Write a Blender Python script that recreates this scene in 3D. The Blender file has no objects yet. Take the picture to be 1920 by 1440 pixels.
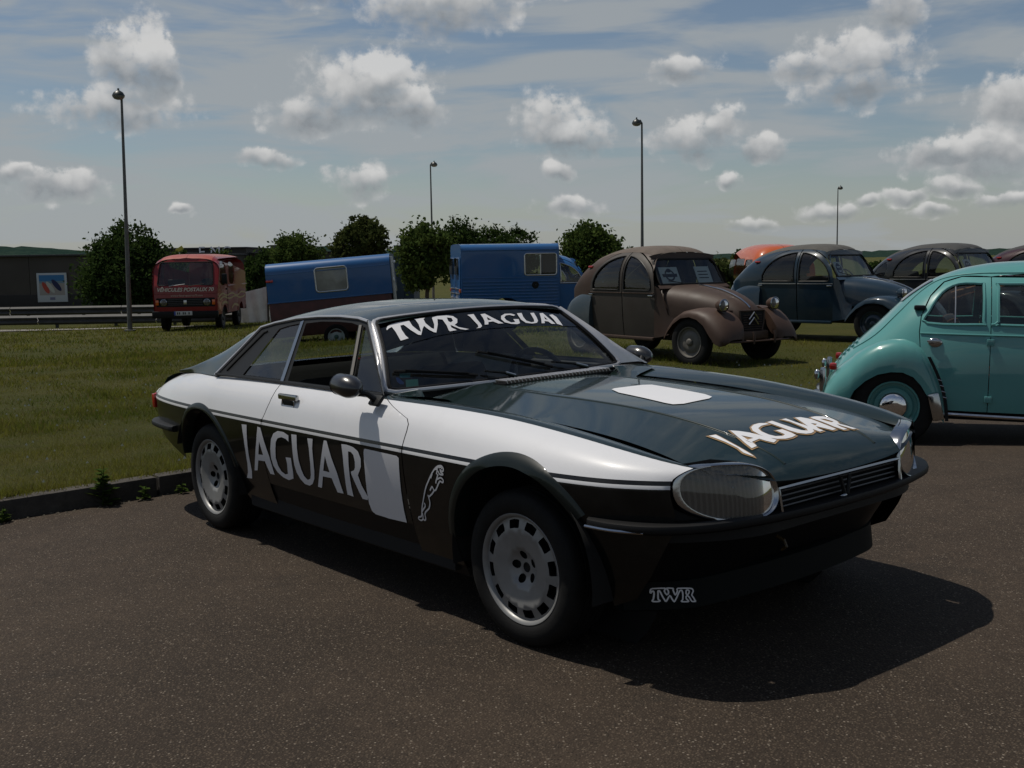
import bpy, bmesh, math, random
import numpy as np
from mathutils import Vector, Matrix
from mathutils.geometry import delaunay_2d_cdt

scene = bpy.context.scene
R = math.radians
rng = random.Random(7)
COL = bpy.data.collections.new('place'); scene.collection.children.link(COL)

# ---------------------------------------------------------------- camera
CAM_H, PITCH, ROLL, FPX = 1.4349, .1118, -.0161, 2080.1
cam_data = bpy.data.cameras.new('camera')
cam = bpy.data.objects.new('camera', cam_data); COL.objects.link(cam)
cam_data.sensor_fit = 'HORIZONTAL'; cam_data.sensor_width = 36.0
cam_data.lens = FPX / 1920 * 36.0
cam_data.clip_start = .05; cam_data.clip_end = 20000
_f = Vector((0, math.cos(PITCH), -math.sin(PITCH))); _u0 = Vector((0, math.sin(PITCH), math.cos(PITCH))); _r0 = Vector((1, 0, 0))
_cr, _sr = math.cos(ROLL), math.sin(ROLL)
_r = _r0 * _cr + _u0 * _sr
_u = _u0 * _cr - _r0 * _sr
_m = Matrix((_r, _u, -_f)).transposed().to_4x4(); _m.translation = Vector((0, 0, CAM_H))
cam.matrix_world = _m
scene.camera = cam
scene.cycles.max_bounces = 7; scene.cycles.diffuse_bounces = 2; scene.cycles.glossy_bounces = 4; scene.cycles.transparent_max_bounces = 14; scene.cycles.transmission_bounces = 4

# ---------------------------------------------------------------- exposure, sun
vs = scene.view_settings
vs.view_transform = 'Standard'; vs.look = 'None'; vs.exposure = -0.15; vs.gamma = 1.0; vs.use_curve_mapping = False
SUN = Vector((-.393, .195, 1.0)).normalized()          # towards the sun
SUN_EL = math.asin(SUN.z); SUN_AZ = math.atan2(SUN.x, SUN.y)   # azimuth from +Y, clockwise positive to +X
sd = bpy.data.lights.new('sun', 'SUN'); sd.energy = 4.3; sd.angle = R(.53); sd.color = (1, .94, .84)
sun = bpy.data.objects.new('sun', sd); COL.objects.link(sun)
sun.rotation_euler = SUN.to_track_quat('Z', 'Y').to_euler(); sun.location = (-20, 10, 50)
# ---------------------------------------------------------------- sky: Nishita air, a thin veil, cumulus clouds
world = bpy.data.worlds.new('World'); scene.world = world; world.use_nodes = True
nt = world.node_tree; nt.nodes.clear()
def N(t, **k):
    n = nt.nodes.new(t)
    for a, b in k.items(): setattr(n, a, b)
    return n
def L(a, b): nt.links.new(a, b)
def M(op, a, b=None, c=None, clamp=False):
    n = N('ShaderNodeMath', operation=op, use_clamp=clamp)
    for i, s in enumerate((a, b, c)):
        if s is None: continue
        if isinstance(s, (int, float)): n.inputs[i].default_value = s
        else: L(s, n.inputs[i])
    return n.outputs[0]
def MR(x, a, b, c=0.0, d=1.0, smooth=True):
    n = N('ShaderNodeMapRange', interpolation_type='SMOOTHSTEP' if smooth else 'LINEAR')
    L(x, n.inputs[0])
    for i, s in enumerate((a, b, c, d)): n.inputs[i+1].default_value = s
    return n.outputs[0]
def MIX(f, a, b):
    n = N('ShaderNodeMix', data_type='RGBA')
    if isinstance(f, (int, float)): n.inputs[0].default_value = f
    else: L(f, n.inputs[0])
    for i, s in ((6, a), (7, b)):
        if isinstance(s, tuple): n.inputs[i].default_value = (*s, 1)
        else: L(s, n.inputs[i])
    return n.outputs[2]
def NOISE(vec, scale, detail=5, rough=.55, dist=0.0, w=None):
    n = N('ShaderNodeTexNoise'); L(vec, n.inputs['Vector'])
    n.inputs['Scale'].default_value = scale; n.inputs['Detail'].default_value = detail
    n.inputs['Roughness'].default_value = rough; n.inputs['Distortion'].default_value = dist
    return n.outputs[0]
sky = N('ShaderNodeTexSky', sky_type='NISHITA', sun_disc=False)
sky.sun_elevation = SUN_EL; sky.sun_rotation = SUN_AZ; sky.altitude = 200; sky.air_density = 1.0; sky.dust_density = .7; sky.ozone_density = 1.0
STR = .065
tc = N('ShaderNodeTexCoord'); sep = N('ShaderNodeSeparateXYZ'); L(tc.outputs['Generated'], sep.inputs[0])
X, Y, Z = sep.outputs
az = M('ARCTAN2', X, Y); el = M('ARCSINE', Z)
ae = N('ShaderNodeCombineXYZ'); L(az, ae.inputs[0]); L(el, ae.inputs[1])
# clouds are scattered on a ceiling, so they flatten towards the horizon
zc = M('MAXIMUM', Z, .03); ceil = N('ShaderNodeCombineXYZ'); L(M('DIVIDE', X, zc), ceil.inputs[0]); L(M('DIVIDE', Y, zc), ceil.inputs[1])
# thin veil of high cloud
sm = N('ShaderNodeMapping'); L(ae.outputs[0], sm.inputs[0]); sm.inputs['Scale'].default_value = (3.4, 19.0, 1); sm.inputs['Rotation'].default_value = (0, 0, .22)
veil_n = NOISE(sm.outputs[0], 1.3, 5, .55, .4)
veil = M('MULTIPLY', MR(veil_n, .38, .58, .05, .96), MR(el, .22, .60, 1.0, .22))
veil = M('MAXIMUM', veil, MR(el, .10, -.02, 0, .80))
skyc = N('ShaderNodeVectorMath', operation='SCALE'); L(sky.outputs[0], skyc.inputs[0]); skyc.inputs[3].default_value = 1.0
def C(r, g, b): return (r / STR, g / STR, b / STR)
base = MIX(M('MULTIPLY', veil, .92), skyc.outputs[0], C(.365, .395, .415))
# cumulus: (px, py, half width, half height) as seen from the car park, stored as directions
CL = [(275,140,58,62),(250,222,98,34),(318,150,32,50),(700,185,115,52),(735,150,52,40),(590,222,66,32),(800,205,48,34),
      (1045,235,58,46),(1088,262,50,28),(1285,142,44,22),(1292,266,66,32),(1358,245,24,30),(1432,280,42,22),(1500,150,50,26),(1610,140,82,56),(1672,45,44,46),
      (1600,190,96,26),(1900,220,52,52),(1860,300,96,42),(1750,300,56,26),(1370,340,28,15),(1052,320,28,18),(690,340,56,28),(130,358,56,24),(50,342,40,13),
      (510,300,46,16),(1560,398,42,14),(1625,380,30,11),(1705,372,40,13),(1800,362,46,15),(1890,385,48,14),(1740,402,36,10),(1070,388,58,18),(840,30,120,44),(620,2,80,26),(1010,8,66,16),(1415,425,40,12),(350,402,26,8)]
n1 = NOISE(ae.outputs[0], 38.0, 7, .62)
n2 = NOISE(ae.outputs[0], 120.0, 4, .65)
vo = N('ShaderNodeTexVoronoi', feature='F1'); L(ae.outputs[0], vo.inputs['Vector']); vo.inputs['Scale'].default_value = 75.0
bil = M('SUBTRACT', .45, vo.outputs['Distance'])
nn = M('ADD', M('ADD', M('MULTIPLY', M('SUBTRACT', n1, .5), 4.4), M('MULTIPLY', M('SUBTRACT', n2, .5), 1.6)), M('MULTIPLY', bil, .9))
wn = N('ShaderNodeTexNoise'); L(ae.outputs[0], wn.inputs['Vector']); wn.inputs['Scale'].default_value = 26.0; wn.inputs['Detail'].default_value = 3
ws_ = N('ShaderNodeSeparateXYZ'); L(wn.outputs[1], ws_.inputs[0])
azr, elr = az, el
az = M('ADD', az, M('MULTIPLY', M('SUBTRACT', ws_.outputs[0], .5), .055)); el = M('ADD', el, M('MULTIPLY', M('SUBTRACT', ws_.outputs[1], .5), .026))
field = None; lift = None
for (px, py, w, h) in CL:
    a0 = math.atan((px - 960) / FPX); e0 = (487 - .0161 * (px - 960) - py) / FPX * .985; w = 1.32 * w / FPX; h = 1.36 * h / FPX
    da = M('MULTIPLY', M('SUBTRACT', az, a0), 1 / w); de = M('MULTIPLY', M('SUBTRACT', el, e0), 1 / h)
    v = M('SUBTRACT', 1.0, M('ADD', M('MULTIPLY', da, da), M('MULTIPLY', de, de)))
    vp = M('MAXIMUM', v, 0.0)
    field = v if field is None else M('SMOOTH_MAX', field, v, .35)
    lf = M('MULTIPLY', vp, de)
    lift = lf if lift is None else M('ADD', lift, lf)
az, el = azr, elr
# the same kind of cloud over the rest of the sky
out = M('MAXIMUM', MR(M('ABSOLUTE', az), .47, .62), MR(el, .235, .33))
cn = NOISE(ceil.outputs[0], .95, 8, .6, .2)
gen = M('MULTIPLY', M('SUBTRACT', cn, .555), 7.0)
gen = M('ADD', M('MULTIPLY', gen, out), M('MULTIPLY', M('SUBTRACT', 1.0, out), -3.0))
F = M('MAXIMUM', M('ADD', field, M('MULTIPLY', nn, .72)), M('ADD', gen, M('MULTIPLY', M('SUBTRACT', n1, .5), out)))
wv = M('MAXIMUM', M('SUBTRACT', .62, M('MULTIPLY', lift, .8)), .28)
alpha = M('MULTIPLY', MR(M('DIVIDE', F, wv), -.50, 1.75), MR(el, .0, .05, .35, .88))
# lit crowns, grey bases: brightness rises towards the top of each cloud and where the billows thin out
relief = M('ADD', M('MULTIPLY', M('SUBTRACT', n1, .5), 1.3), M('MULTIPLY', bil, .55))
bright = M('ADD', M('ADD', M('MULTIPLY', lift, 1.15), relief), M('MULTIPLY', M('SUBTRACT', 1.0, MR(F, .2, 1.6)), .30))
bright = M('ADD', bright, .30, clamp=True)
ccol = MIX(bright, C(.25, .272, .295), C(.70, .695, .685))
final = MIX(alpha, base, ccol)
bg = N('ShaderNodeBackground'); L(final, bg.inputs[0]); bg.inputs[1].default_value = STR
wo = N('ShaderNodeOutputWorld'); L(bg.outputs[0], wo.inputs[0])
world.cycles.sampling_method = 'MANUAL'; world.cycles.sample_map_resolution = 512
# ---------------------------------------------------------------- helpers
def tag(o, label=None, cat=None, group=None, kind=None):
    for k, v in (('label', label), ('category', cat), ('group', group), ('kind', kind)):
        if v: o[k] = v
    return o
def empty(name, loc=(0, 0, 0), rz=0, label=None, cat=None, group=None):
    o = bpy.data.objects.new(name, None); COL.objects.link(o); o.empty_display_size = .2
    o.location = loc; o.rotation_euler = (0, 0, rz)
    return tag(o, label, cat, group)
def link(name, me, mat, parent=None):
    o = bpy.data.objects.new(name, me); COL.objects.link(o)
    if mat is not None:
        for m in (mat if isinstance(mat, (list, tuple)) else [mat]): me.materials.append(m)
    if parent is not None: o.parent = parent
    return o
class MB:
    """collects faces and links them as one mesh object"""
    def __init__(s): s.v = []; s.f = []; s.mi = []; s.cur = 0
    def add(s, vs, fs):
        o = len(s.v); s.v += [tuple(map(float, p)) for p in vs]; s.f += [tuple(o + i for i in f) for f in fs]; s.mi += [s.cur] * len(fs); return s
    def box(s, c, d, rot=None, taper=1.0):
        cx, cy, cz = c; hx, hy, hz = d[0]/2, d[1]/2, d[2]/2
        p = [Vector((sx*hx*(taper if sz > 0 else 1), sy*hy*(taper if sz > 0 else 1), sz*hz)) for sz in (-1, 1) for sy in (-1, 1) for sx in (-1, 1)]
        if rot is not None: p = [rot @ q for q in p]
        return s.add([(q.x+cx, q.y+cy, q.z+cz) for q in p], [(0,2,3,1),(4,5,7,6),(0,1,5,4),(2,6,7,3),(0,4,6,2),(1,3,7,5)])
    def rbox(s, c, d, b=.01, rot=None, seg=2):
        bm = bmesh.new(); bmesh.ops.create_cube(bm, size=1); bmesh.ops.scale(bm, vec=d, verts=bm.verts)
        bmesh.ops.bevel(bm, geom=bm.edges[:], offset=b, segments=seg, profile=.6, affect='EDGES')
        if rot is not None: bmesh.ops.transform(bm, matrix=rot.to_4x4(), verts=bm.verts)
        bm.verts.index_update()
        s.add([(v.co.x+c[0], v.co.y+c[1], v.co.z+c[2]) for v in bm.verts], [[v.index for v in f.verts] for f in bm.faces]); bm.free(); return s
    def grid(s, P, close_u=False, close_v=False, flip=False):
        P = np.asarray(P, float); nu, nv = P.shape[:2]; fs = []
        for i in range(nu if close_u else nu-1):
            for j in range(nv if close_v else nv-1):
                a, b, c, d = i*nv+j, ((i+1) % nu)*nv+j, ((i+1) % nu)*nv+(j+1) % nv, i*nv+(j+1) % nv
                fs.append((a, d, c, b) if flip else (a, b, c, d))
        return s.add(P.reshape(-1, 3), fs)
    def tube(s, path, r, n=8, caps=True, closed=False):
        path = [Vector(p) for p in path]; m = len(path); rr = r if isinstance(r, (list, tuple)) else [r]*m
        rows = []; up = None
        for i, p in enumerate(path):
            a = path[i-1] if (i > 0 or closed) else p; b = path[(i+1) % m] if (i < m-1 or closed) else p
            t = (b-a).normalized()
            if up is None: up = Vector((0,0,1)) if abs(t.z) < .9 else Vector((1,0,0))
            e1 = t.cross(up).normalized(); e2 = e1.cross(t).normalized(); up = e2
            rows.append([p + (e1*math.cos(k*2*math.pi/n) + e2*math.sin(k*2*math.pi/n))*rr[i] for k in range(n)])
        s.grid(rows, close_u=closed, close_v=True, flip=True)
        if caps and not closed:
            o = len(s.v) - m*n
            s.f += [tuple(o+k for k in range(n))[::-1], tuple(o+(m-1)*n+k for k in range(n))]; s.mi += [s.cur]*2
        return s
    def lathe(s, prof, n=32, axis='y', c=(0,0,0), flip=False):
        """profile of (radius, offset along axis)"""
        rows = []
        for r, h in prof:
            row = []
            for k in range(n):
                a = 2*math.pi*k/n; u, w = r*math.cos(a), r*math.sin(a)
                q = {'y': (u, h, w), 'z': (u, w, h), 'x': (h, u, w)}[axis]
                row.append((q[0]+c[0], q[1]+c[1], q[2]+c[2]))
            rows.append(row)
        return s.grid(rows, close_v=True, flip=flip)
    def sphere(s, c, r, n=16, m=10, half=None):
        rows = []
        for i in range(m+1):
            th = math.pi*i/m
            rows.append([(c[0]+r[0]*math.sin(th)*math.cos(2*math.pi*k/n), c[1]+r[1]*math.sin(th)*math.sin(2*math.pi*k/n), c[2]+r[2]*math.cos(th)) for k in range(n)])
        return s.grid(rows, close_v=True)
    def mesh(s, name, sharp=35, smooth=True):
        me = bpy.data.meshes.new(name); me.from_pydata(s.v, [], s.f); 
        if len(set(s.mi)) > 1: me.polygons.foreach_set('material_index', s.mi)
        if smooth:
            me.polygons.foreach_set('use_smooth', [True]*len(me.polygons)); me.set_sharp_from_angle(angle=R(sharp))
        me.update(); return me
    def build(s, name, mat, parent=None, sharp=35, smooth=True): return link(name, s.mesh(name, sharp, smooth), mat, parent)
def in_poly(P, loop):
    P = np.asarray(P); a = np.asarray(loop, float); b = np.roll(a, -1, 0); ins = np.zeros(len(P), bool)
    for (x0, y0), (x1, y1) in zip(a, b):
        if y0 == y1: continue
        c = ((y0 > P[:,1]) != (y1 > P[:,1])) & (P[:,0] < (x1-x0)*(P[:,1]-y0)/(y1-y0)+x0); ins ^= c
    return ins
def resample(loop, step):
    o = []
    for p, q in zip(loop, list(loop[1:])+[loop[0]]):
        d = math.hypot(q[0]-p[0], q[1]-p[1]); n = max(1, int(math.ceil(d/step-1e-6)))
        o += [(p[0]+(q[0]-p[0])*k/n, p[1]+(q[1]-p[1])*k/n) for k in range(n)]
    return o
def smooth_loop(pts, n=6, closed=True):
    """Catmull-Rom through points"""
    P = [np.array(p, float) for p in pts]; m = len(P); o = []
    for i in range(m if closed else m-1):
        p0 = P[(i-1) % m] if closed or i > 0 else P[0]; p1 = P[i]; p2 = P[(i+1) % m]; p3 = P[(i+2) % m] if closed or i < m-2 else P[-1]
        for k in range(n):
            t = k/n; o.append(tuple(.5*((2*p1)+(-p0+p2)*t+(2*p0-5*p1+4*p2-p3)*t*t+(-p0+3*p1-3*p2+p3)*t**3)))
    if not closed: o.append(tuple(P[-1]))
    return o
def tri2d(loops, step):
    loops = [resample([tuple(map(float, p)) for p in l], step) for l in loops]
    V = [p for l in loops for p in l]; E = []; o = 0
    for l in loops: E += [(o+i, o+(i+1) % len(l)) for i in range(len(l))]; o += len(l)
    A = np.array(loops[0]); lo, hi = A.min(0), A.max(0)
    gx = np.arange(lo[0]+step*.5, hi[0], step); gy = np.arange(lo[1]+step*.5, hi[1], step*.87)
    if len(gx) and len(gy):
        G = np.array([(x+(step*.5 if j % 2 else 0), y) for j, y in enumerate(gy) for x in gx])
        ok = in_poly(G, loops[0])
        for l in loops[1:]: ok &= ~in_poly(G, l)
        G = G[ok]
        if len(G):
            B = np.array(V); keep = np.ones(len(G), bool)
            for i in range(0, len(B), 200): keep &= (((G[:,None,:]-B[None,i:i+200,:])**2).sum(-1).min(1) > (step*.38)**2)
            V += [tuple(p) for p in G[keep]]
    vo, _, fo, *_ = delaunay_2d_cdt([Vector(p) for p in V], E, [], 0, 1e-6)
    P = np.array([(p.x, p.y) for p in vo]); T = np.array([f for f in fo if len(f) == 3])
    c = P[T].mean(1); ok = in_poly(c, loops[0])
    for l in loops[1:]: ok &= ~in_poly(c, l)
    return P, T[ok]
def patch(name, loops, f, step, mat, parent, sides=(1,), out=None, names=None):
    """sheet cut out by loops in (u,v), laid on the surface f(u,v); sides: +1 left, -1 mirrored to the right; out: direction test point/axis for normals"""
    P, T = tri2d(loops, step)
    u, v = P[:,0], P[:,1]; Q = f(u, v); e = 1e-4
    n = np.cross(f(u+e, v)-f(u-e, v), f(u, v+e)-f(u, v-e)); n /= np.maximum(np.linalg.norm(n, axis=1), 1e-12)[:,None]
    flat = np.cross(Q[T[:,1]]-Q[T[:,0]], Q[T[:,2]]-Q[T[:,0]]).sum(0)
    if out is not None:
        if np.dot(n.mean(0), out) < 0: n = -n
        if np.dot(flat, out) < 0: T = T[:, ::-1]
    res = []
    for sgn in sides:
        q = Q.copy(); nn = n.copy(); t = T
        if sgn < 0: q[:,1] *= -1; nn[:,1] *= -1; t = T[:, ::-1]
        me = bpy.data.meshes.new(name); me.from_pydata(q.tolist(), [], t.tolist())
        me.polygons.foreach_set('use_smooth', [True]*len(me.polygons))
        uv = me.uv_layers.new(name='uv'); li = np.empty(len(me.loops), np.int32); me.loops.foreach_get('vertex_index', li)
        uv.data.foreach_set('uv', P[li].astype(np.float32).ravel())
        me.normals_split_custom_set_from_vertices(nn.tolist()); me.update()
        res.append(link(name, me, mat, parent))
    return res
def offset_loop(loop, d):
    a = np.array(loop, float); n = len(a)
    area = .5*np.sum(a[:,0]*np.roll(a[:,1],-1)-np.roll(a[:,0],-1)*a[:,1]); s = 1 if area > 0 else -1
    o = []
    for i in range(n):
        e0 = a[i]-a[i-1]; e1 = a[(i+1) % n]-a[i]
        n0 = np.array([e0[1], -e0[0]])/max(np.linalg.norm(e0), 1e-9)*s; n1 = np.array([e1[1], -e1[0]])/max(np.linalg.norm(e1), 1e-9)*s
        b = n0+n1; l = np.linalg.norm(b); b = b/l if l > 1e-6 else n0
        o.append(tuple(a[i]+b*d/max(.45, float(b@n1))))
    return o
def ribbon(path, w):
    """2-D stroke -> list of quads as one loop"""
    p = np.array(path, float); L_, R_ = [], []
    for i in range(len(p)):
        t = p[min(i+1, len(p)-1)]-p[max(i-1, 0)]; t /= max(np.linalg.norm(t), 1e-9); n = np.array([-t[1], t[0]])*w/2
        L_.append(p[i]+n); R_.append(p[i]-n)
    return L_, R_
def strokes(name, paths, w, f, mat, parent, side=1, sm=3):
    mb = MB()
    for pa in paths:
        pa = smooth_loop(pa, sm, closed=False)
        l, r = ribbon(pa, w); l = np.array(l); r = np.array(r)
        A = f(l[:,0], l[:,1]); B = f(r[:,0], r[:,1]); A[:,1] *= side; B[:,1] *= side
        mb.grid(np.stack([A, B], 1))
    return mb.build(name, mat, parent)
def arc(c, r, a0, a1, n=24, ry=None):
    ry = ry or r
    return [(c[0]+r*math.cos(R(a0+(a1-a0)*k/n)), c[1]+ry*math.sin(R(a0+(a1-a0)*k/n))) for k in range(n+1)]
def rrect(x0, y0, x1, y1, r, n=5):
    return (arc((x1-r, y0+r), r, -90, 0, n)+arc((x1-r, y1-r), r, 0, 90, n)+arc((x0+r, y1-r), r, 90, 180, n)+arc((x0+r, y0+r), r, 180, 270, n))
def copy_tree(o, parent=None):
    c = o.copy(); COL.objects.link(c); c.parent = parent
    for ch in list(o.children): copy_tree(ch, c)
    return c

# ---------------------------------------------------------------- materials
def srgb(r, g, b):
    f = lambda c: (c/255)/12.92 if c/255 <= .04045 else (((c/255)+.055)/1.055)**2.4
    return (f(r), f(g), f(b))
class G:
    """small node-graph writer for one material"""
    def __init__(s, name):
        s.m = bpy.data.materials.new(name); s.m.use_nodes = True; s.t = s.m.node_tree; s.t.nodes.clear()
        s.out = s.t.nodes.new('ShaderNodeOutputMaterial')
    def n(s, t, ins=None, **k):
        q = s.t.nodes.new(t)
        for a, b in k.items(): setattr(q, a, b)
        for i, v in (ins or {}).items(): s.set(q.inputs[i], v)
        return q
    def set(s, inp, v):
        if hasattr(v, 'is_output'): s.t.links.new(v, inp)
        elif isinstance(v, tuple) and len(v) == 3 and inp.type == 'RGBA': inp.default_value = (*v, 1)
        else: inp.default_value = v
    def math(s, op, *a, clamp=False):
        q = s.n('ShaderNodeMath', operation=op, use_clamp=clamp)
        for i, v in enumerate(a): s.set(q.inputs[i], v)
        return q.outputs[0]
    def mix(s, f, a, b):
        q = s.n('ShaderNodeMix', data_type='RGBA'); s.set(q.inputs[0], f); s.set(q.inputs[6], a); s.set(q.inputs[7], b); return q.outputs[2]
    def mixf(s, f, a, b):
        q = s.n('ShaderNodeMix', data_type='FLOAT'); s.set(q.inputs[0], f); s.set(q.inputs[2], a); s.set(q.inputs[3], b); return q.outputs[0]
    def rng(s, x, a, b, c=0.0, d=1.0):
        q = s.n('ShaderNodeMapRange', interpolation_type='SMOOTHSTEP')
        for i, v in enumerate((x, a, b, c, d)): s.set(q.inputs[i], v)
        return q.outputs[0]
    def noise(s, vec, scale, detail=4, rough=.5, dist=0.0):
        q = s.n('ShaderNodeTexNoise', {'Scale': scale, 'Detail': detail, 'Roughness': rough, 'Distortion': dist})
        if vec is not None: s.set(q.inputs['Vector'], vec)
        return q
    def coord(s, which='Object'): return s.n('ShaderNodeTexCoord').outputs[which]
    def bump(s, h, st=.3, dist=.01):
        return s.n('ShaderNodeBump', {'Height': h, 'Strength': st, 'Distance': dist}).outputs[0]
    def bsdf(s, **k):
        q = s.n('ShaderNodeBsdfPrincipled')
        for a, v in k.items(): s.set(q.inputs[a.replace('_', ' ')], v)
        s.t.links.new(q.outputs[0], s.out.inputs[0]); return q
def pbr(name, col, rough=.5, metal=0.0, coat=0.0, spec=.5, var=.0, scale=8.0, bump=0.0, bscale=60.0, coat_rough=.04):
    g = G(name); o = g.coord()
    c = col
    if var:
        nz = g.noise(o, scale, 5, .6).outputs[0]
        c = g.mix(g.rng(nz, .3, .7), tuple(x*(1-var) for x in col), tuple(min(1, x*(1+var)) for x in col))
    k = dict(Base_Color=c, Roughness=rough, Metallic=metal, Coat_Weight=coat, Coat_Roughness=coat_rough, Specular_IOR_Level=spec)
    if bump: k['Normal'] = g.bump(g.noise(o, bscale, 4, .6).outputs[0], bump, .005)
    g.bsdf(**k); return g.m
def paint(name, col, rough=.32, coat=.8, dirt=.12, flake=0.0):
    """car paint with a clear coat, faint dust and slight orange peel"""
    g = G(name); o = g.coord()
    d = g.rng(g.noise(o, 3.0, 6, .65).outputs[0], .42, .75, 0.0, dirt)
    c = g.mix(d, col, (.16, .145, .12))
    cr = g.math('ADD', g.math('MULTIPLY', d, .9), .025)
    nrm = g.bump(g.noise(o, 90.0, 2, .5).outputs[0], .012, .002)
    g.bsdf(Base_Color=c, Roughness=rough, Coat_Weight=coat, Coat_Roughness=cr, Coat_Normal=nrm, Specular_IOR_Level=.15); return g.m
def glass(name, tint=(.80, .88, .86), a=.86, dust=.05):
    """window glass: clear with fresnel reflection and a film of dust"""
    g = G(name)
    tr = g.n('ShaderNodeBsdfTransparent', {'Color': tuple(x*a for x in tint)})
    gl = g.n('ShaderNodeBsdfGlossy', {'Color': (1., 1., 1.), 'Roughness': .01})
    df = g.n('ShaderNodeBsdfDiffuse', {'Color': (.30, .29, .27)})
    fr = g.n('ShaderNodeFresnel', {'IOR': 1.55})
    m1 = g.n('ShaderNodeMixShader', {0: g.rng(g.noise(g.coord(), 2.5, 6, .7).outputs[0], .3, .8, dust*.4, dust*1.5), 1: tr.outputs[0], 2: df.outputs[0]})
    m2 = g.n('ShaderNodeMixShader', {0: fr.outputs[0], 1: m1.outputs[0], 2: gl.outputs[0]})
    g.t.links.new(m2.outputs[0], g.out.inputs[0]); return g.m
MT = dict(
    pillar=pbr('satin_bright_trim', (.52, .52, .53), .38, .75, var=.05, scale=4),
    chrome=pbr('chrome', (.42, .43, .44), .13, 1.0), steel=pbr('brushed_steel', (.50, .50, .50), .30, 1.0, var=.1, scale=30),
    rubber=pbr('black_rubber', (.0055, .0055, .0055), .75, var=.3, scale=20, bump=.2, bscale=150, spec=.25), black=pbr('black_trim', (.0045, .0045, .005), .5, spec=.2),
    dark=pbr('dark_underside', (.003, .003, .003), .9), satin=pbr('satin_black', (.0070, .0075, .0080), .48, spec=.22),
    interior=pbr('dark_interior_cloth', (.007, .007, .007), .85, bump=.2), alloy=pbr('silver_wheel_paint', (.20, .20, .197), .45, .25, coat=.1, var=.08, scale=12),
    glass=glass('window_glass', dust=.02), lamp_glass=None, white_vinyl=pbr('white_vinyl', (.64, .64, .66), .40, coat=.2), paper=pbr('white_paper', (.72, .73, .75), .8),
    red_lens=pbr('red_lens', (.35, .012, .008), .2, coat=.5), orange_lens=pbr('orange_lens', (.55, .10, .01), .2, coat=.5), plate=pbr('number_plate_white', (.45, .45, .44), .5),
)
# ---------------------------------------------------------------- coupe surface (car frame: x forward, y left, z up)
def spl(xs, ys):
    """monotone-ish cubic interpolation (Hermite with limited finite-difference slopes)"""
    xs = np.asarray(xs, float); ys = np.asarray(ys, float)
    h = np.diff(xs); d = np.diff(ys) / h
    m = np.empty_like(ys); m[0] = d[0]; m[-1] = d[-1]
    for i in range(1, len(xs) - 1):
        m[i] = 0.0 if d[i-1] * d[i] <= 0 else (h[i-1] + h[i]) / (h[i] / d[i-1] + h[i-1] / d[i])
    def f(x):
        x = np.clip(np.asarray(x, float), xs[0], xs[-1])
        i = np.clip(np.searchsorted(xs, x) - 1, 0, len(xs) - 2)
        t = (x - xs[i]) / h[i]
        return (ys[i]*(1+2*t)*(1-t)**2 + h[i]*m[i]*t*(1-t)**2 + ys[i+1]*t*t*(3-2*t) + h[i]*m[i+1]*t*t*(t-1))
    return f
jW = spl([-3.52,-3.40,-3.20,-2.9,-2.5,-2.0,-1.2,-.4,0,.2,.35,.45,.55,.62,.67], [.745,.785,.825,.858,.878,.887,.890,.890,.886,.874,.852,.826,.780,.735,.69])
jZC = spl([-3.52,-3.42,-3.25,-3.0,-2.5,-1.8,-.9,-.25,.17,.45,.60,.70], [.765,.80,.832,.857,.874,.886,.880,.862,.826,.788,.762,.745])
jYC = spl([-3.52,-3.2,-2.8,-2.4,-.9,-.4,0,.35,.52,.62,.68], [.60,.68,.745,.785,.785,.74,.715,.70,.68,.655,.635])
jZB = spl([-.95,-.7,-.4,-.1,.2,.45,.62,.72,.78,.81], [.890,.886,.879,.868,.848,.814,.773,.734,.692,.655])   # bonnet centre line
ZWAIST = .70
def jside(x, v):
    """x, v -> (x, |y|, z).  v<.70: below the waist line, v=z ; .70...95 shoulder quarter ellipse ; >.95 over the wing top inwards"""
    x = np.asarray(x, float); v = np.asarray(v, float)
    W = jW(x); ZC = jZC(x); YC = jYC(x)
    lo = (ZWAIST - np.minimum(v, ZWAIST))
    y_lo = W - .05 * (lo / .34) ** 1.7 - .10 * np.clip(.36 - v, 0, 1) ** 1.2
    f = np.clip((v - ZWAIST) / .25, 0, 1)
    y_m = W - (W - YC) * (.42 * f + .58 * f ** 4); z_m = ZWAIST + (ZC - ZWAIST) * f
    d = np.maximum(v - .95, 0)
    drop = np.where(x > -.9, .030, -.006)
    y_t = YC - d; z_t = ZC - drop * np.clip(d / np.maximum(YC - .585, .05), 0, 3) ** 1.6
    y = np.where(v < ZWAIST, y_lo, np.where(v <= .95, y_m, y_t))
    z = np.where(v < ZWAIST, v, np.where(v <= .95, z_m, z_t))
    return np.stack([x, y, z], -1)
def jv(x, z):
    """height on the flank -> v"""
    x = np.asarray(x, float); z = np.asarray(z, float)
    t = np.clip((z - ZWAIST) / (jZC(x) - ZWAIST), 0, 1)
    return np.where(z < ZWAIST, z, ZWAIST + .25 * t)
def jhood(x, y):
    x = np.asarray(x, float); y = np.asarray(y, float)
    zc = jZB(x); zg = jZC(x) - .030
    a = np.abs(y)
    k = np.clip((a - .285) / .30, 0, 1.2)
    k0 = np.clip(a / .285, 0, 1)
    drop = np.clip(zc - zg, -.02, .044)
    drop = np.where(x > .66, drop * np.clip((.80 - x) / .14, 0, 1), drop)
    z = zc - .004 * k0 ** 2 - drop * (1.25 * k - .25 * k * k)
    return np.stack([x, y, z], -1)
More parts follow.
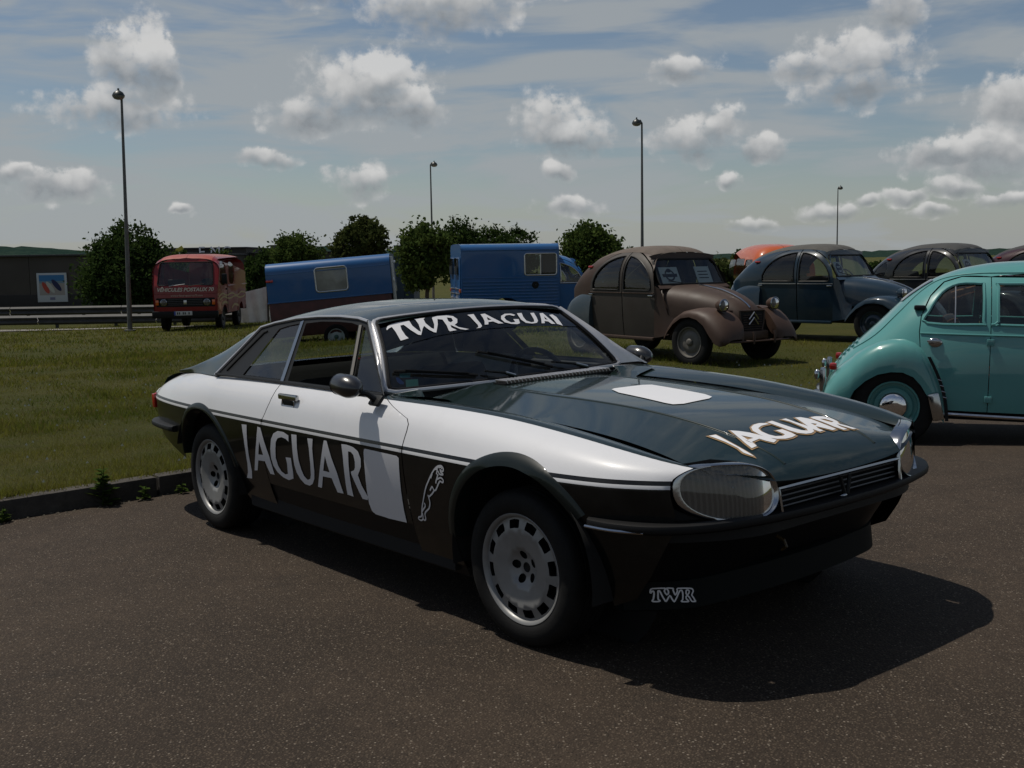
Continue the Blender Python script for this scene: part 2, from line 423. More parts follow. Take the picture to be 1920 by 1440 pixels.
def jscreen(a, b):
    """windscreen a in -1..1 across, b in 0..1 up"""
    a = np.asarray(a, float); b = np.asarray(b, float)
    y = a * (.685 + (.545 - .685) * b)
    x = -.965 - .045 * a * a + (-1.245 + .965 - .02 * a * a) * b
    z = .886 + (.306 - .024 * a * a) * b
    x = x + .018 * np.sin(b * np.pi); z = z + .008 * np.sin(b * np.pi)
    return np.stack([x, y, z], -1)
def jdam(y, z):
    """front air dam lip below the bumper"""
    y = np.asarray(y, float); z = np.asarray(z, float)
    a = np.abs(y)
    x = .62 - .16 * a ** 2 - 2.0 * np.clip(a - .47, 0, 1) ** 2 - .10 * (z - .20)
    return np.stack([x, y, z], -1)
# lettering and marks, outlines in the coordinates of the panel that carries them
T_SIDE = {'J':[[(-2.062,.666),(-2.006,.669),(-2.025,.595),(-2.039,.520),(-2.044,.466),(-2.049,.426),(-2.072,.384),(-2.134,.379),(-2.101,.414),(-2.080,.461),(-2.068,.532),(-2.061,.600)]],
 'A':[[(-1.887,.671),(-1.857,.669),(-1.834,.596),(-1.810,.533),(-1.797,.441),(-1.841,.440),(-1.857,.470),(-1.868,.500),(-1.941,.496),(-1.979,.439),(-2.014,.435),(-1.967,.514),(-1.921,.596)],[(-1.891,.597),(-1.926,.528),(-1.874,.531),(-1.882,.562)]],
 'G':[[(-1.574,.659),(-1.621,.671),(-1.678,.670),(-1.724,.654),(-1.757,.623),(-1.781,.574),(-1.793,.526),(-1.786,.489),(-1.756,.459),(-1.709,.440),(-1.656,.433),(-1.603,.448),(-1.591,.486),(-1.584,.551),(-1.636,.548),(-1.634,.517),(-1.649,.465),(-1.680,.459),(-1.713,.470),(-1.734,.495),(-1.742,.532),(-1.727,.580),(-1.712,.614),(-1.686,.635),(-1.646,.644),(-1.605,.640),(-1.581,.629)]],
 'U':[[(-1.544,.668),(-1.494,.670),(-1.507,.605),(-1.511,.546),(-1.502,.506),(-1.489,.476),(-1.460,.461),(-1.433,.470),(-1.419,.490),(-1.402,.546),(-1.392,.617),(-1.395,.665),(-1.346,.667),(-1.361,.621),(-1.368,.568),(-1.378,.513),(-1.394,.475),(-1.423,.447),(-1.455,.434),(-1.499,.436),(-1.534,.457),(-1.556,.486),(-1.563,.521),(-1.556,.581),(-1.548,.631)]],
 'A2':[[(-1.246,.671),(-1.222,.671),(-1.198,.597),(-1.171,.532),(-1.153,.440),(-1.204,.439),(-1.218,.473),(-1.229,.501),(-1.306,.499),(-1.341,.440),(-1.376,.440),(-1.339,.501),(-1.296,.576),(-1.267,.631)],[(-1.254,.599),(-1.292,.527),(-1.237,.527),(-1.246,.561)]],
 'R':[[(-1.097,.670),(-1.053,.672),(-1.000,.667),(-.965,.653),(-.950,.622),(-.957,.588),(-.976,.565),(-.994,.546),(-.979,.502),(-.946,.456),(-.954,.441),(-.996,.440),(-1.018,.480),(-1.048,.543),(-1.048,.554),(-1.019,.564),(-1.007,.578),(-1.001,.604),(-1.006,.632),(-1.024,.644),(-1.046,.644),(-1.057,.588),(-1.066,.528),(-1.070,.485),(-1.070,.439),(-1.119,.441),(-1.115,.479),(-1.105,.549),(-1.096,.617)]],
 'panel':[[(-.906,.671),(-.670,.668),(-.656,.661),(-.662,.613),(-.674,.517),(-.682,.436),(-.683,.385),(-.817,.381),(-.917,.383),(-.942,.394),(-.950,.427),(-.944,.486),(-.930,.571),(-.920,.654),(-.915,.666)]]}
T_CAT = [[(-.368,.664),(-.386,.661),(-.410,.647),(-.434,.625),(-.460,.596),(-.485,.566),(-.506,.533),(-.525,.500),(-.542,.470),(-.551,.449),(-.560,.433),(-.581,.426),(-.583,.417),(-.567,.415),(-.551,.425),(-.547,.450)],[(-.396,.650),(-.377,.663),(-.362,.664),(-.353,.655),(-.356,.646),(-.366,.644),(-.374,.649),(-.372,.639),(-.358,.634),(-.365,.630),(-.382,.631),(-.389,.642)],[(-.382,.656),(-.367,.659),(-.361,.652)],[(-.391,.629),(-.402,.612),(-.408,.603),(-.415,.589)],[(-.407,.605),(-.377,.617),(-.362,.609),(-.368,.599),(-.384,.602),(-.398,.589),(-.413,.571),(-.425,.560),(-.436,.562),(-.443,.573),(-.462,.554)],[(-.431,.560),(-.452,.542),(-.479,.526),(-.480,.534)],[(-.479,.525),(-.478,.502),(-.491,.478),(-.518,.460),(-.530,.447),(-.532,.427),(-.544,.419),(-.554,.426)],[(-.517,.496),(-.516,.482),(-.535,.466),(-.547,.455)],[(-.393,.646),(-.402,.627)],[(-.431,.625),(-.445,.606)],[(-.415,.645),(-.390,.649)]]
T_HOOD = {'J':[[(.487,-.349),(.497,-.325),(.568,-.334),(.618,-.337),(.651,-.340),(.672,-.344),(.680,-.347),(.657,-.352),(.642,-.355),(.612,-.345),(.556,-.344)]],
 'A':[[(.503,-.254),(.523,-.227),(.551,-.203),(.590,-.182),(.633,-.160),(.644,-.191),(.625,-.207),(.602,-.218),(.610,-.268),(.640,-.279),(.640,-.307),(.602,-.297),(.555,-.279)],[(.555,-.257),(.589,-.234),(.592,-.268)]],
 'G':[[(.518,-.054),(.506,-.057),(.496,-.081),(.499,-.117),(.514,-.151),(.543,-.178),(.577,-.185),(.609,-.176),(.628,-.150),(.638,-.116),(.638,-.079),(.630,-.046),(.610,-.045),(.575,-.052),(.574,-.088),(.611,-.085),(.618,-.105),(.610,-.136),(.590,-.150),(.558,-.151),(.533,-.135),(.520,-.101),(.518,-.079)]],
 'U':[[(.501,-.043),(.498,-.009),(.536,-.006),(.578,.003),(.607,.018),(.618,.040),(.603,.053),(.574,.052),(.532,.053),(.501,.043),(.500,.070),(.544,.071),(.581,.081),(.611,.078),(.630,.062),(.638,.034),(.635,.006),(.619,-.021),(.590,-.035),(.549,-.039)]],
 'A2':[[(.506,.117),(.510,.145),(.539,.168),(.585,.172),(.642,.180),(.645,.153),(.625,.137),(.600,.116),(.616,.105),(.636,.110),(.639,.083),(.607,.073),(.548,.099)],[(.571,.123),(.584,.144),(.593,.120)]],
 'R':[[(.524,.188),(.524,.223),(.535,.254),(.568,.266),(.591,.262),(.609,.246),(.634,.262),(.662,.279),(.661,.257),(.633,.240),(.609,.229),(.629,.223),(.655,.231),(.655,.207),(.625,.193),(.581,.189),(.538,.181)],[(.550,.210),(.558,.232),(.588,.242),(.591,.226),(.575,.214)]]}
T_ROUNDEL = [[(-.282,-.063),(-.296,-.034),(-.288,.129),(-.269,.164),(.055,.134),(.110,.112),(.132,.070),(.147,-.098),(.129,-.139),(.086,-.142),(-.200,-.104)]]
T_SCREEN = {'T':[[(-.951,.856),(-.935,.895),(-.896,.923),(-.828,.937),(-.739,.936),(-.735,.911),(-.792,.888),(-.826,.881),(-.828,.816),(-.813,.721),(-.795,.673),(-.865,.651),(-.871,.693),(-.883,.796),(-.900,.877),(-.930,.859),(-.948,.836)]],
 'W':[[(-.826,.927),(-.734,.935),(-.725,.852),(-.690,.765),(-.673,.748),(-.666,.864),(-.675,.939),(-.686,.955),(-.583,.953),(-.603,.937),(-.602,.868),(-.571,.785),(-.552,.768),(-.531,.836),(-.522,.938),(-.465,.958),(-.500,.830),(-.547,.709),(-.566,.718),(-.600,.766),(-.626,.830),(-.648,.793),(-.684,.698),(-.707,.709),(-.753,.790),(-.790,.875)]],
 'R':[[(-.520,.946),(-.465,.958),(-.373,.953),(-.317,.932),(-.294,.880),(-.315,.823),(-.351,.795),(-.328,.757),(-.242,.710),(-.275,.704),(-.320,.723),(-.364,.772),(-.389,.802),(-.393,.760),(-.358,.713),(-.424,.706),(-.430,.725),(-.425,.799),(-.434,.895),(-.470,.910)],[(-.384,.921),(-.343,.905),(-.343,.862),(-.372,.838),(-.389,.861)]],
 'J':[[(-.171,.931),(-.102,.935),(-.105,.852),(-.098,.782),(-.099,.739),(-.126,.714),(-.169,.711),(-.141,.728),(-.133,.761),(-.145,.823),(-.154,.893)]],
 'A':[[(-.034,.922),(.016,.928),(.069,.848),(.136,.752),(.080,.755),(.042,.795),(-.010,.791),(-.027,.755),(-.065,.755),(-.043,.809),(-.034,.860)],[(.011,.872),(-.002,.821),(.039,.823)]],
 'G':[[(.342,.877),(.307,.902),(.232,.904),(.172,.873),(.144,.822),(.156,.768),(.210,.736),(.275,.724),(.313,.738),(.335,.804),(.276,.809),(.271,.760),(.222,.757),(.191,.799),(.192,.844),(.229,.877),(.276,.882),(.313,.861)]],
 'U':[[(.378,.902),(.439,.905),(.412,.835),(.409,.771),(.447,.741),(.489,.747),(.513,.792),(.545,.900),(.596,.902),(.572,.826),(.545,.761),(.508,.727),(.445,.719),(.381,.737),(.359,.793),(.368,.857)]],
 'A2':[[(.665,.891),(.713,.896),(.714,.811),(.720,.695),(.674,.697),(.660,.742),(.619,.751),(.599,.715),(.558,.714),(.604,.786)],[(.677,.832),(.651,.780),(.681,.773)]],
 'R2':[[(.770,.859),(.824,.869),(.838,.818),(.789,.658),(.773,.672),(.740,.693),(.761,.780)]]}
T_STRIPLINE = [(-.969,.540),(-.744,.617),(-.531,.670),(-.250,.690),(-.036,.697),(.304,.691),(.736,.661)]
T_STICK = {'green':[[(-.883,.126),(-.792,.119),(-.797,.016),(-.886,.013)]],
 'blue':[[(-.951,.170),(-.932,.166),(-.899,.097),(-.901,.070),(-.923,.074),(-.945,.113)]],
 'teal':[[(-.922,.217),(-.839,.207),(-.847,.150),(-.921,.161)]]}
T_TWR = [[(-.652,.298),(-.651,.306),(-.646,.312),(-.614,.312),(-.613,.309),(-.616,.302),(-.610,.289),(-.605,.296),(-.606,.305),(-.609,.309),(-.609,.312),(-.591,.310),(-.592,.305),(-.589,.293),(-.587,.287),(-.582,.294),(-.579,.302),(-.578,.309),(-.539,.305),(-.531,.300),(-.530,.293),(-.536,.282),(-.531,.273),(-.526,.261),(-.523,.259),(-.531,.259),(-.538,.261),(-.542,.270),(-.548,.280),(-.553,.281),(-.555,.277),(-.554,.270),(-.548,.263),(-.550,.261),(-.569,.263),(-.570,.266),(-.566,.270),(-.564,.290),(-.566,.300),(-.570,.302),(-.576,.294),(-.583,.279),(-.590,.266),(-.593,.266),(-.598,.277),(-.602,.287),(-.609,.275),(-.614,.267),(-.617,.271),(-.623,.287),(-.628,.303),(-.632,.304),(-.633,.295),(-.634,.276),(-.630,.271),(-.632,.268),(-.647,.268),(-.649,.271),(-.646,.277),(-.643,.295),(-.644,.303),(-.647,.303),(-.651,.297),(-.652,.298)],[(-.552,.301),(-.546,.300),(-.543,.295),(-.546,.288),(-.550,.285),(-.554,.289),(-.552,.301)]]
WIPERS = [[(-0.042, -0.024), (-0.289, 0.086), (-0.969, 0.227), (-0.347, 0.061)], [(0.65, -0.03), (0.328, 0.11), (-0.276, 0.369), (0.322, 0.057)]]
# ---------------------------------------------------------------- ground, car park, kerb, lawn
KD = np.array([.773, .634]); KN = np.array([-.634, .773]); K0 = np.array([-2.23, 6.86])   # kerb line: direction, normal towards the lawn, a point
def asph(x, y=None):
    x = np.asarray(x, float); a = .034+.0196*4.5*np.tanh((x+.155)/4.5)
    if y is not None: a = a-.18*sst(y, 6.3, 9.2)*sst(x, .8, 3.0)
    return a
def sdist(x, y): return (np.asarray(x)-K0[0])*KN[0]+(np.asarray(y)-K0[1])*KN[1]
def sst(t, a, b): t = np.clip((np.asarray(t, float)-a)/(b-a), 0, 1); return t*t*(3-2*t)
def lawn(x, y):
    """height of the grass"""
    x = np.asarray(x, float); y = np.asarray(y, float); s = np.maximum(sdist(x, y), 0)
    z = asph(x, y)*np.exp(-s/3.0)+.112*np.exp(-s/2.2)
    t = -.6*x+.8*y
    z = z-.35*sst(t, 16, 24)-.28*sst(t, 24, 40)-2.2*sst(y, 45, 120)*sst(-x+.5*y, 0, 40)
    z = z+.012*np.sin(x*1.7+y*.9)*np.sin(y*1.3-x*.4)*np.clip(s/1.5, 0, 1)
    return z
def gz(x, y): return float(lawn(x, y)) if sdist(x, y) > .12 else float(asph(x, y))
def asphalt_mat():
    g = G('weathered_asphalt'); o = g.coord()
    big = g.noise(o, .55, 5, .6).outputs[0]; mid = g.noise(o, 6., 5, .65).outputs[0]
    v = g.n('ShaderNodeTexVoronoi', {'Vector': o, 'Scale': 120.}); rnd = g.n('ShaderNodeSeparateColor', {0: v.outputs['Color']})
    v2 = g.n('ShaderNodeTexVoronoi', {'Vector': o, 'Scale': 105.}); rnd2 = g.n('ShaderNodeSeparateColor', {0: v2.outputs['Color']})
    base = g.mix(g.rng(big, .36, .66), (.0205, .0138, .0088), (.0390, .0268, .0178))
    base = g.mix(g.rng(mid, .35, .7, 0., .6), base, (.0185, .0125, .0082))
    stone = g.mix(rnd.outputs[1], (.008, .0056, .0038), (.105, .079, .055))
    col = g.mix(g.math('MULTIPLY', g.rng(v.outputs['Distance'], .55, .30), .72), base, stone)
    pale = g.math('MULTIPLY', g.math('GREATER_THAN', rnd2.outputs[0], .935), g.rng(v2.outputs['Distance'], .42, .30))
    col = g.mix(pale, col, (.15, .125, .098))
    st = g.rng(g.noise(o, 1.7, 4, .6, .5).outputs[0], .60, .72); col = g.mix(g.math('MULTIPLY', st, .4), col, (.010, .0085, .007))      # old oil and damp stains
    worn = g.rng(g.noise(o, .28, 3, .5).outputs[0], .52, .68); col = g.mix(g.math('MULTIPLY', worn, .25), col, (.058, .043, .031))
    h = g.math('ADD', g.math('MULTIPLY', g.rng(v.outputs['Distance'], .0, .7, 1., 0.), .6), g.math('MULTIPLY', g.noise(o, 160., 3, .6).outputs[0], .5))
    g.bsdf(Base_Color=col, Roughness=.88, Normal=g.bump(h, .55, .012), Specular_IOR_Level=.25); return g.m
def soil_mat():
    g = G('lawn_soil'); o = g.coord()
    a = g.noise(o, .45, 6, .65).outputs[0]; b = g.noise(o, 7., 6, .7).outputs[0]; c = g.noise(o, 60., 4, .7).outputs[0]
    col = g.mix(g.rng(a, .35, .68), (.055, .062, .0110), (.085, .080, .018))
    col = g.mix(g.rng(b, .45, .75, 0., .7), col, (.075, .058, .026))
    col = g.mix(g.rng(c, .35, .7), g.mix(.6, col, (.012, .016, .005)), col)
    g.bsdf(Base_Color=col, Roughness=.95, Normal=g.bump(c, .9, .04), Specular_IOR_Level=.1); return g.m
def sheet(name, xs, ys, f, mat, kind='structure'):
    Xg, Yg = np.meshgrid(xs, ys, indexing='ij'); P = np.stack([Xg, Yg, f(Xg, Yg)], -1)
    mb = MB(); mb.grid(P); return tag(mb.build(name, mat), kind=kind)
SOIL = soil_mat()
sx = np.sinh(np.linspace(-1, 1, 150)*7.2)/np.sinh(7.2)*6000; sy = np.concatenate([np.linspace(-60, 3, 12), 4+np.sinh(np.linspace(0, 1, 150)*6.5)/np.sinh(6.5)*7000])
def gsheet(x, y):
    s = sdist(x, y); z = lawn(x, y); return np.where(s < .10, np.minimum(z, asph(x, y)-.06), z)
sheet('ground', sx, sy, gsheet, SOIL)
# the kerb-side strip of lawn as its own finer sheet, so that it meets the kerb cleanly
def strip_pts(u, w): return K0[0]+u*KD[0]+w*KN[0], K0[1]+u*KD[1]+w*KN[1]
us = np.linspace(-9, 16, 120); ws = np.concatenate([[.13], np.linspace(.2, 5, 30)])
P = np.array([[(*strip_pts(u, w), float(lawn(*strip_pts(u, w)))+.006) for w in ws] for u in us])
mb = MB(); mb.grid(P, flip=False); tag(mb.build('lawn_edge', SOIL), kind='structure')
us = np.concatenate([[-45, -30, -20, -14], np.linspace(-10, 12, 60), [15, 20, 28, 40]]); ws = np.concatenate([[0], np.linspace(-.5, -14, 24), [-18, -25, -40]])
P = np.array([[(*strip_pts(u, w), float(asph(*strip_pts(u, w)))) for w in ws] for u in us])
mb = MB(); mb.grid(P, flip=True); tag(mb.build('car_park_asphalt', asphalt_mat()), kind='structure')
# kerb of separate stones
def kerb_mat():
    g = G('worn_concrete_kerb'); o = g.coord(); a = g.noise(o, 9., 6, .7).outputs[0]; b = g.noise(o, 70., 4, .6).outputs[0]
    col = g.mix(g.rng(a, .3, .7), (.026, .022, .018), (.052, .045, .037)); col = g.mix(g.rng(b, .55, .75, 0., .5), col, (.02, .02, .014))
    g.bsdf(Base_Color=col, Roughness=.9, Normal=g.bump(b, .5, .01)); return g.m
KERB = kerb_mat()
kr = tag(empty('kerb', (*K0, 0), math.atan2(KD[1], KD[0])), kind='structure')
km = None
for k in range(-9, 17):
    if km is None:
        mb = MB(); mb.rbox((.5, .065, .0), (.988, .13, .30), .018); km = mb.mesh('kerb_stone')
        km.materials.append(KERB)
    o = bpy.data.objects.new('kerb_stone', km); COL.objects.link(o); o.parent = kr
    x = K0[0]+(k+.5)*KD[0]; yk = K0[1]+(k+.5)*KD[1]; o.location = (k, rng.uniform(-.006, .006), float(asph(x, yk))-.035+rng.uniform(-.004, .004)); o.rotation_euler = (rng.uniform(-.02, .02), -.0196*KD[0], rng.uniform(-.004, .004))
# grass blades
def grass():
    r = np.random.default_rng(3)
    def scatter(n, u0, u1, w0, w1, power=1.):
        u = r.uniform(u0, u1, n); w = w0+(w1-w0)*r.random(n)**power; return K0[0]+u*KD[0]+w*KN[0], K0[1]+u*KD[1]+w*KN[1]
    sets = [(16000, -8, 3, .03, .26, 1.0, .035, .085, .006), (150000, -5.5, 2.0, .08, 5.0, 1.25, .018, .048, .0042), (130000, -9, 9, 3.0, 13, 1.2, .03, .065, .010), (60000, 1.5, 13, .1, 9, 1.0, .03, .06, .009), (100000, -18, 24, 9, 32, 1., .05, .09, .024)]
    VV, CI = [], []
    for n, u0, u1, w0, w1, pw, h0, h1, wd in sets:
        x, y = scatter(n, u0, u1, w0, w1, pw)
        cl = np.sin(x*2.3+1.3*np.sin(y*1.9))*np.sin(y*2.7+1.1*np.sin(x*1.3))
        keep = r.random(n) < .60+.4*cl
        x, y, cl = x[keep], y[keep], cl[keep]; n = len(x)
        h = r.uniform(h0, h1, n)*(1+.35*cl); a = r.uniform(0, 2*np.pi, n); le = r.normal(0, .5, (n, 2))*h[:,None]
        z = lawn(x, y)-.006
        dx, dy = np.cos(a)*wd*.5*r.uniform(.6, 1.5, n), np.sin(a)*wd*.5
        VV.append(np.stack([np.stack([x-dx, y-dy, z], -1), np.stack([x+dx, y+dy, z], -1), np.stack([x+le[:,0], y+le[:,1], z+h], -1)], 1))
        CI.append(np.where(r.random(n) < .16, 1, 0)+0*x.astype(int))
    V = np.concatenate(VV).reshape(-1, 3); n = len(V)//3
    # daisies
    x, y = scatter(420, -6, 9, .3, 9); z = lawn(x, y)+.03; s = .009+.004*r.random(420)
    VV2 = np.stack([np.stack([x-s, y, z], -1), np.stack([x+s, y, z], -1), np.stack([x, y+.3*s, z+1.5*s], -1)], 1); V = np.concatenate([V, VV2.reshape(-1, 3)]); n = len(V)//3; CI.append(np.full(420, 2))
    me = bpy.data.meshes.new('grass'); me.vertices.add(len(V)); me.vertices.foreach_set('co', V.astype(np.float32).ravel())
    me.loops.add(n*3); me.loops.foreach_set('vertex_index', np.arange(n*3, dtype=np.int32)); me.polygons.add(n)
    me.polygons.foreach_set('loop_start', np.arange(0, n*3, 3, dtype=np.int32)); me.polygons.foreach_set('loop_total', np.full(n, 3, np.int32))
    me.polygons.foreach_set('material_index', np.concatenate(CI).astype(np.int32)); me.update(calc_edges=True)
    def blade(name, c1, c2):
        g = G(name); o = g.coord(); a = g.noise(o, .9, 4, .6).outputs[0]
        col = g.mix(g.rng(a, .35, .65), c1, c2)
        d = g.n('ShaderNodeBsdfDiffuse', {'Color': col}); t = g.n('ShaderNodeBsdfTranslucent', {'Color': col})
        m = g.n('ShaderNodeMixShader', {0: .35, 1: d.outputs[0], 2: t.outputs[0]}); g.t.links.new(m.outputs[0], g.out.inputs[0]); return g.m
    tag(link('grass', me, [blade('grass_blade', (.082, .102, .015), (.150, .146, .027)), blade('dry_grass_blade', (.15, .12, .05), (.115, .097, .034)), blade('daisy_petal', (.45, .45, .42), (.5, .5, .46))]), 'short green lawn grass with dry patches behind the kerb', 'grass', kind='stuff')
grass()
# ---------------------------------------------------------------- the white, green and black coupe
CARH = -.8839; TP, TR = .0123, .0153
def livery():
    g = G('coupe_livery'); o = g.coord(); s = g.n('ShaderNodeSeparateXYZ', {0: o}); x, y, z = s.outputs
    uv = g.n('ShaderNodeSeparateXYZ', {0: g.n('ShaderNodeUVMap', uv_map='uv').outputs[0]}); v = uv.outputs[1]
    top = g.math('MAXIMUM', g.math('LESS_THAN', v, .9375), g.math('LESS_THAN', x, -.93))
    white = g.math('MULTIPLY', g.math('GREATER_THAN', z, .711), top)
    white = g.math('MULTIPLY', white, g.math('SUBTRACT', 1., g.math('MULTIPLY', g.math('LESS_THAN', x, -2.3), g.math('GREATER_THAN', v, .985))))
    pin = g.math('MULTIPLY', g.math('GREATER_THAN', z, .684), g.math('LESS_THAN', z, .6965))
    white = g.math('MAXIMUM', white, pin)
    low = g.math('LESS_THAN', z, .711)
    dark = g.mix(low, (.0034, .0115, .0100), (.0022, .0027, .0027))
    d = g.rng(g.noise(o, 2.6, 6, .65).outputs[0], .45, .8, 0., .10)
    col = g.mix(d, g.mix(white, dark, (.59, .595, .615)), (.15, .14, .125))
    g.bsdf(Base_Color=col, Roughness=.35, Coat_Weight=g.mixf(low, .9, .5), Coat_Roughness=g.math('ADD', g.math('MULTIPLY', d, .8), .03),
           Coat_Normal=g.bump(g.noise(o, 70., 2, .5).outputs[0], .012, .002), Specular_IOR_Level=.15)
    return g.m
def headlamp_glass():
    g = G('headlamp_glass'); o = g.coord(); s = g.n('ShaderNodeSeparateXYZ', {0: o})
    w = g.n('ShaderNodeTexWave', {'Vector': o, 'Scale': 22., 'Distortion': .6}, bands_direction='Y')
    tr = g.n('ShaderNodeBsdfTransparent', {'Color': (.42, .41, .38)}); gl = g.n('ShaderNodeBsdfGlossy', {'Roughness': .03}); df = g.n('ShaderNodeBsdfDiffuse', {'Color': (.23, .21, .18)}); tr = g.n('ShaderNodeMixShader', {0: g.rng(w.outputs[1], .2, .8, .34, .46), 1: tr.outputs[0], 2: df.outputs[0]})
    fr = g.n('ShaderNodeFresnel', {'IOR': 1.42})
    m = g.n('ShaderNodeMixShader', {0: g.math('ADD', fr.outputs[0], .03), 1: tr.outputs[0], 2: gl.outputs[0]}); g.t.links.new(m.outputs[0], g.out.inputs[0]); return g.m
MT['lamp_glass'] = headlamp_glass()
JG = paint('racing_green_paint', (.0028, .0115, .0095), .35, .85, .04)
LIV = livery()
FLARE = paint('dark_flare_paint', (.0022, .0062, .0058), .45, .35, .03)
def wheel_tyre(mb, ro, w, rb, c, n=56):
    """tyre section: rb bead radius, ro tread radius, w width; axis y, outer face towards -y"""
    h = ro-rb
    prof = [(rb, -w*.40), (rb+h*.10, -w*.46), (rb+h*.35, -w*.50), (rb+h*.65, -w*.49), (rb+h*.86, -w*.45), (ro-.006, -w*.40), (ro, -w*.33)]
    for k in (-.24, -.10, .04, .18):
        prof += [(ro, w*k), (ro-.007, w*k+.002), (ro-.007, w*k+.007), (ro, w*k+.009)]
    prof += [(ro, w*.33), (ro-.006, w*.40), (rb+h*.65, w*.49), (rb+h*.35, w*.50), (rb, w*.40)]
    mb.lathe(prof, n, 'y', c, flip=True)
def coupe():
    root = empty('sports_coupe', label='white, green and black racing coupe parked with its tail to the kerb', cat='car')
    fx, fy = math.cos(CARH), math.sin(CARH)
    m = Matrix(((fx, -fy, -TP*fx+TR*fy, .661), (fy, fx, -TP*fy-TR*fx, 4.4251), (TP, TR, 1, TP*1.3), (0, 0, 0, 1)))
    root.matrix_world = Matrix.LocRotScale(m.to_translation(), m.to_quaternion(), None)
    side = lambda u, v: jside(u, v)
    xv = lambda pts: [(float(x), float(jv(x, z))) for x, z in pts]
    OUT = np.array([0, 1., .3])
    df = [(-.642, .385), (-.640, .60), (-.638, .69), (-.628, .77), (-.632, .795), (-.655, .814), (-.80, .852), (-.893, .8745)]
    # ---- wings
    gapv = lambda x: .95+float(jYC(x))-.591
    wing = xv([(-.638, .375)])+xv([(x+.006, z) for x, z in df])
    wing[-1] = (-.888, .949)
    wing += [(-.93, 1.0), (-.945, gapv(-.945))]
    wing += [(x, gapv(x)) for x in np.linspace(-.94, .70, 30)]
    wing += [(.690, .985), (.676, .95), (.664, .90), (.652, .84), (.643, .78), (.640, .72), (.640, .66), (.648, .60), (.635, .53), (.60, .46), (.56, .385), (.50, .30), (.41, .26)]
    wing += [p for p in arc((.03, .335), .385, -8, 188, 40)]
    wing += [(-.36, .26), (-.638, .26)]
    patch('front_wing', [wing], side, .035, LIV, root, (-1, 1), OUT)
    # ---- doors
    dr = [(-1.7885, .8755), (-1.7865, .83), (-1.795, .79), (-1.82, .74), (-1.845, .70), (-1.87, .60), (-1.88, .48), (-1.875, .385)]
    door = xv(df); door[-1] = (-.897, .949)
    door = door+[(x, .949) for x in np.linspace(-1.0, -1.7, 12)]+[(-1.7885, .949)]+xv(dr[1:])
    for o, sg in zip(patch('door', [door], side, .035, LIV, root, (-1, 1), OUT), (-1, 1)):
        h = MB(); n0 = jside(-1.61, float(jv(-1.61, .822)))
        h.rbox((-1.61, sg*(n0[1]+.012), .832), (.17, .022, .028), .008)
        bez = h.build('door_handle', MT['chrome'], o)
        rc = MB(); rc.rbox((-1.612, sg*(n0[1]+.008), .803), (.10, .012, .034), .005); rc.build('handle_recess', MT['black'], bez)
        fr = MB(); lp = rrect(-1.668, .783, -1.556, .825, .012); fr.tube([(x, sg*(n0[1]+.012), z) for x, z in lp], .005, 6, closed=True); fr.build('handle_surround', MT['chrome'], bez)
    # ---- rear wings
    rw = xv([(-1.882, .375)])+xv([(x-.006, z) for x, z in dr[::-1]]); rw[-1] = (-1.795, .949)
    rw += [(x, .949) for x in np.linspace(-1.85, -2.5, 14)]+[(-2.55, .96), (-2.7, .99)]+[(x, .95+float(jYC(x))-.63) for x in (-2.9, -3.1, -3.3)]
    rw += [(-3.42, .985), (-3.50, .95), (-3.525, .88), (-3.53, .80), (-3.525, .72), (-3.51, .60), (-3.48, .52), (-3.40, .475), (-3.2, .43), (-3.02, .39)]
    rw += arc((-2.591, .335), .375, 188, -8, 40)[0:0]+[p for p in arc((-2.591, .335), .375, 173, -8, 40)]
    rw += [(-2.2, .26), (-1.882, .26)]
    patch('rear_wing', [rw], side, .035, LIV, root, (-1, 1), OUT)
    sill = [(-.36, .40), (-.36, .21), (-2.22, .21), (-2.22, .40)]
    patch('sill', [sill], lambda u, v: jside(u, v)-np.array([0, .008, 0]), .06, MT['black'], root, (-1, 1), OUT)
    # ---- wheel-arch flares
    def flare(cx, cz, ri, ro, a0, a1, bulge):
        for sg in (-1, 1):
            rows = []
            for k in range(45):
                a = R(a0+(a1-a0)*k/44); row = []
                for r_, off in ((ri-.015, -.05), (ri, bulge*.9), (ri+(ro-ri)*.3, bulge*1.05), (ri+(ro-ri)*.6, bulge*.8), (ri+(ro-ri)*.88, bulge*.3), (ro, -.006)):
                    x = cx+r_*math.cos(a); z = max(cz+r_*math.sin(a), .22); q = jside(x, float(jv(x, min(z, float(jZC(x))-.004))))
                    row.append((x, sg*(q[1]+off), z))
                rows.append(row)
            mb = MB(); mb.grid(rows, flip=(sg > 0)); mb.build('wheel_arch_flare', FLARE, root, 50)
    flare(.03, .335, .375, .425, 36, 172, .011); flare(-2.591, .335, .365, .398, 14, 168, .009)
    # ---- bonnet
    XF = lambda y: .803-.10*y*y
    bon = [(-.74, -.579)]+[(x, -.579) for x in np.linspace(-.6, .66, 20)]+[(.705, -.578), (.735, -.54), (.762, -.48), (.780, -.42), (.789, -.375)]
    bon += [(XF(y), y) for y in np.linspace(-.34, .34, 15)]+[(x, -y) for x, y in bon[::-1]]
    bon += [(-.725, .40), (-.715, .2), (-.712, 0), (-.715, -.2), (-.725, -.40)]
    patch('bonnet', [bon], jhood, .03, JG, root, (1,), np.array([0, 0, 1.]))
    for sg in (-1, 1):
        t = MB(); xs_ = np.linspace(-.66, .745, 30); q = jhood(xs_, np.full(30, sg*.287)); q[:,1] = sg*(.287+.035*np.clip((xs_-.2)/.55, -1, 1)**2*np.sign(xs_-.2)*-.6); q[:,2] = jhood(xs_, q[:,1])[:,2]-.0025; t.tube([tuple(a_) for a_ in q], .0065, 8); t.build('bonnet_crease', JG, root, 80)
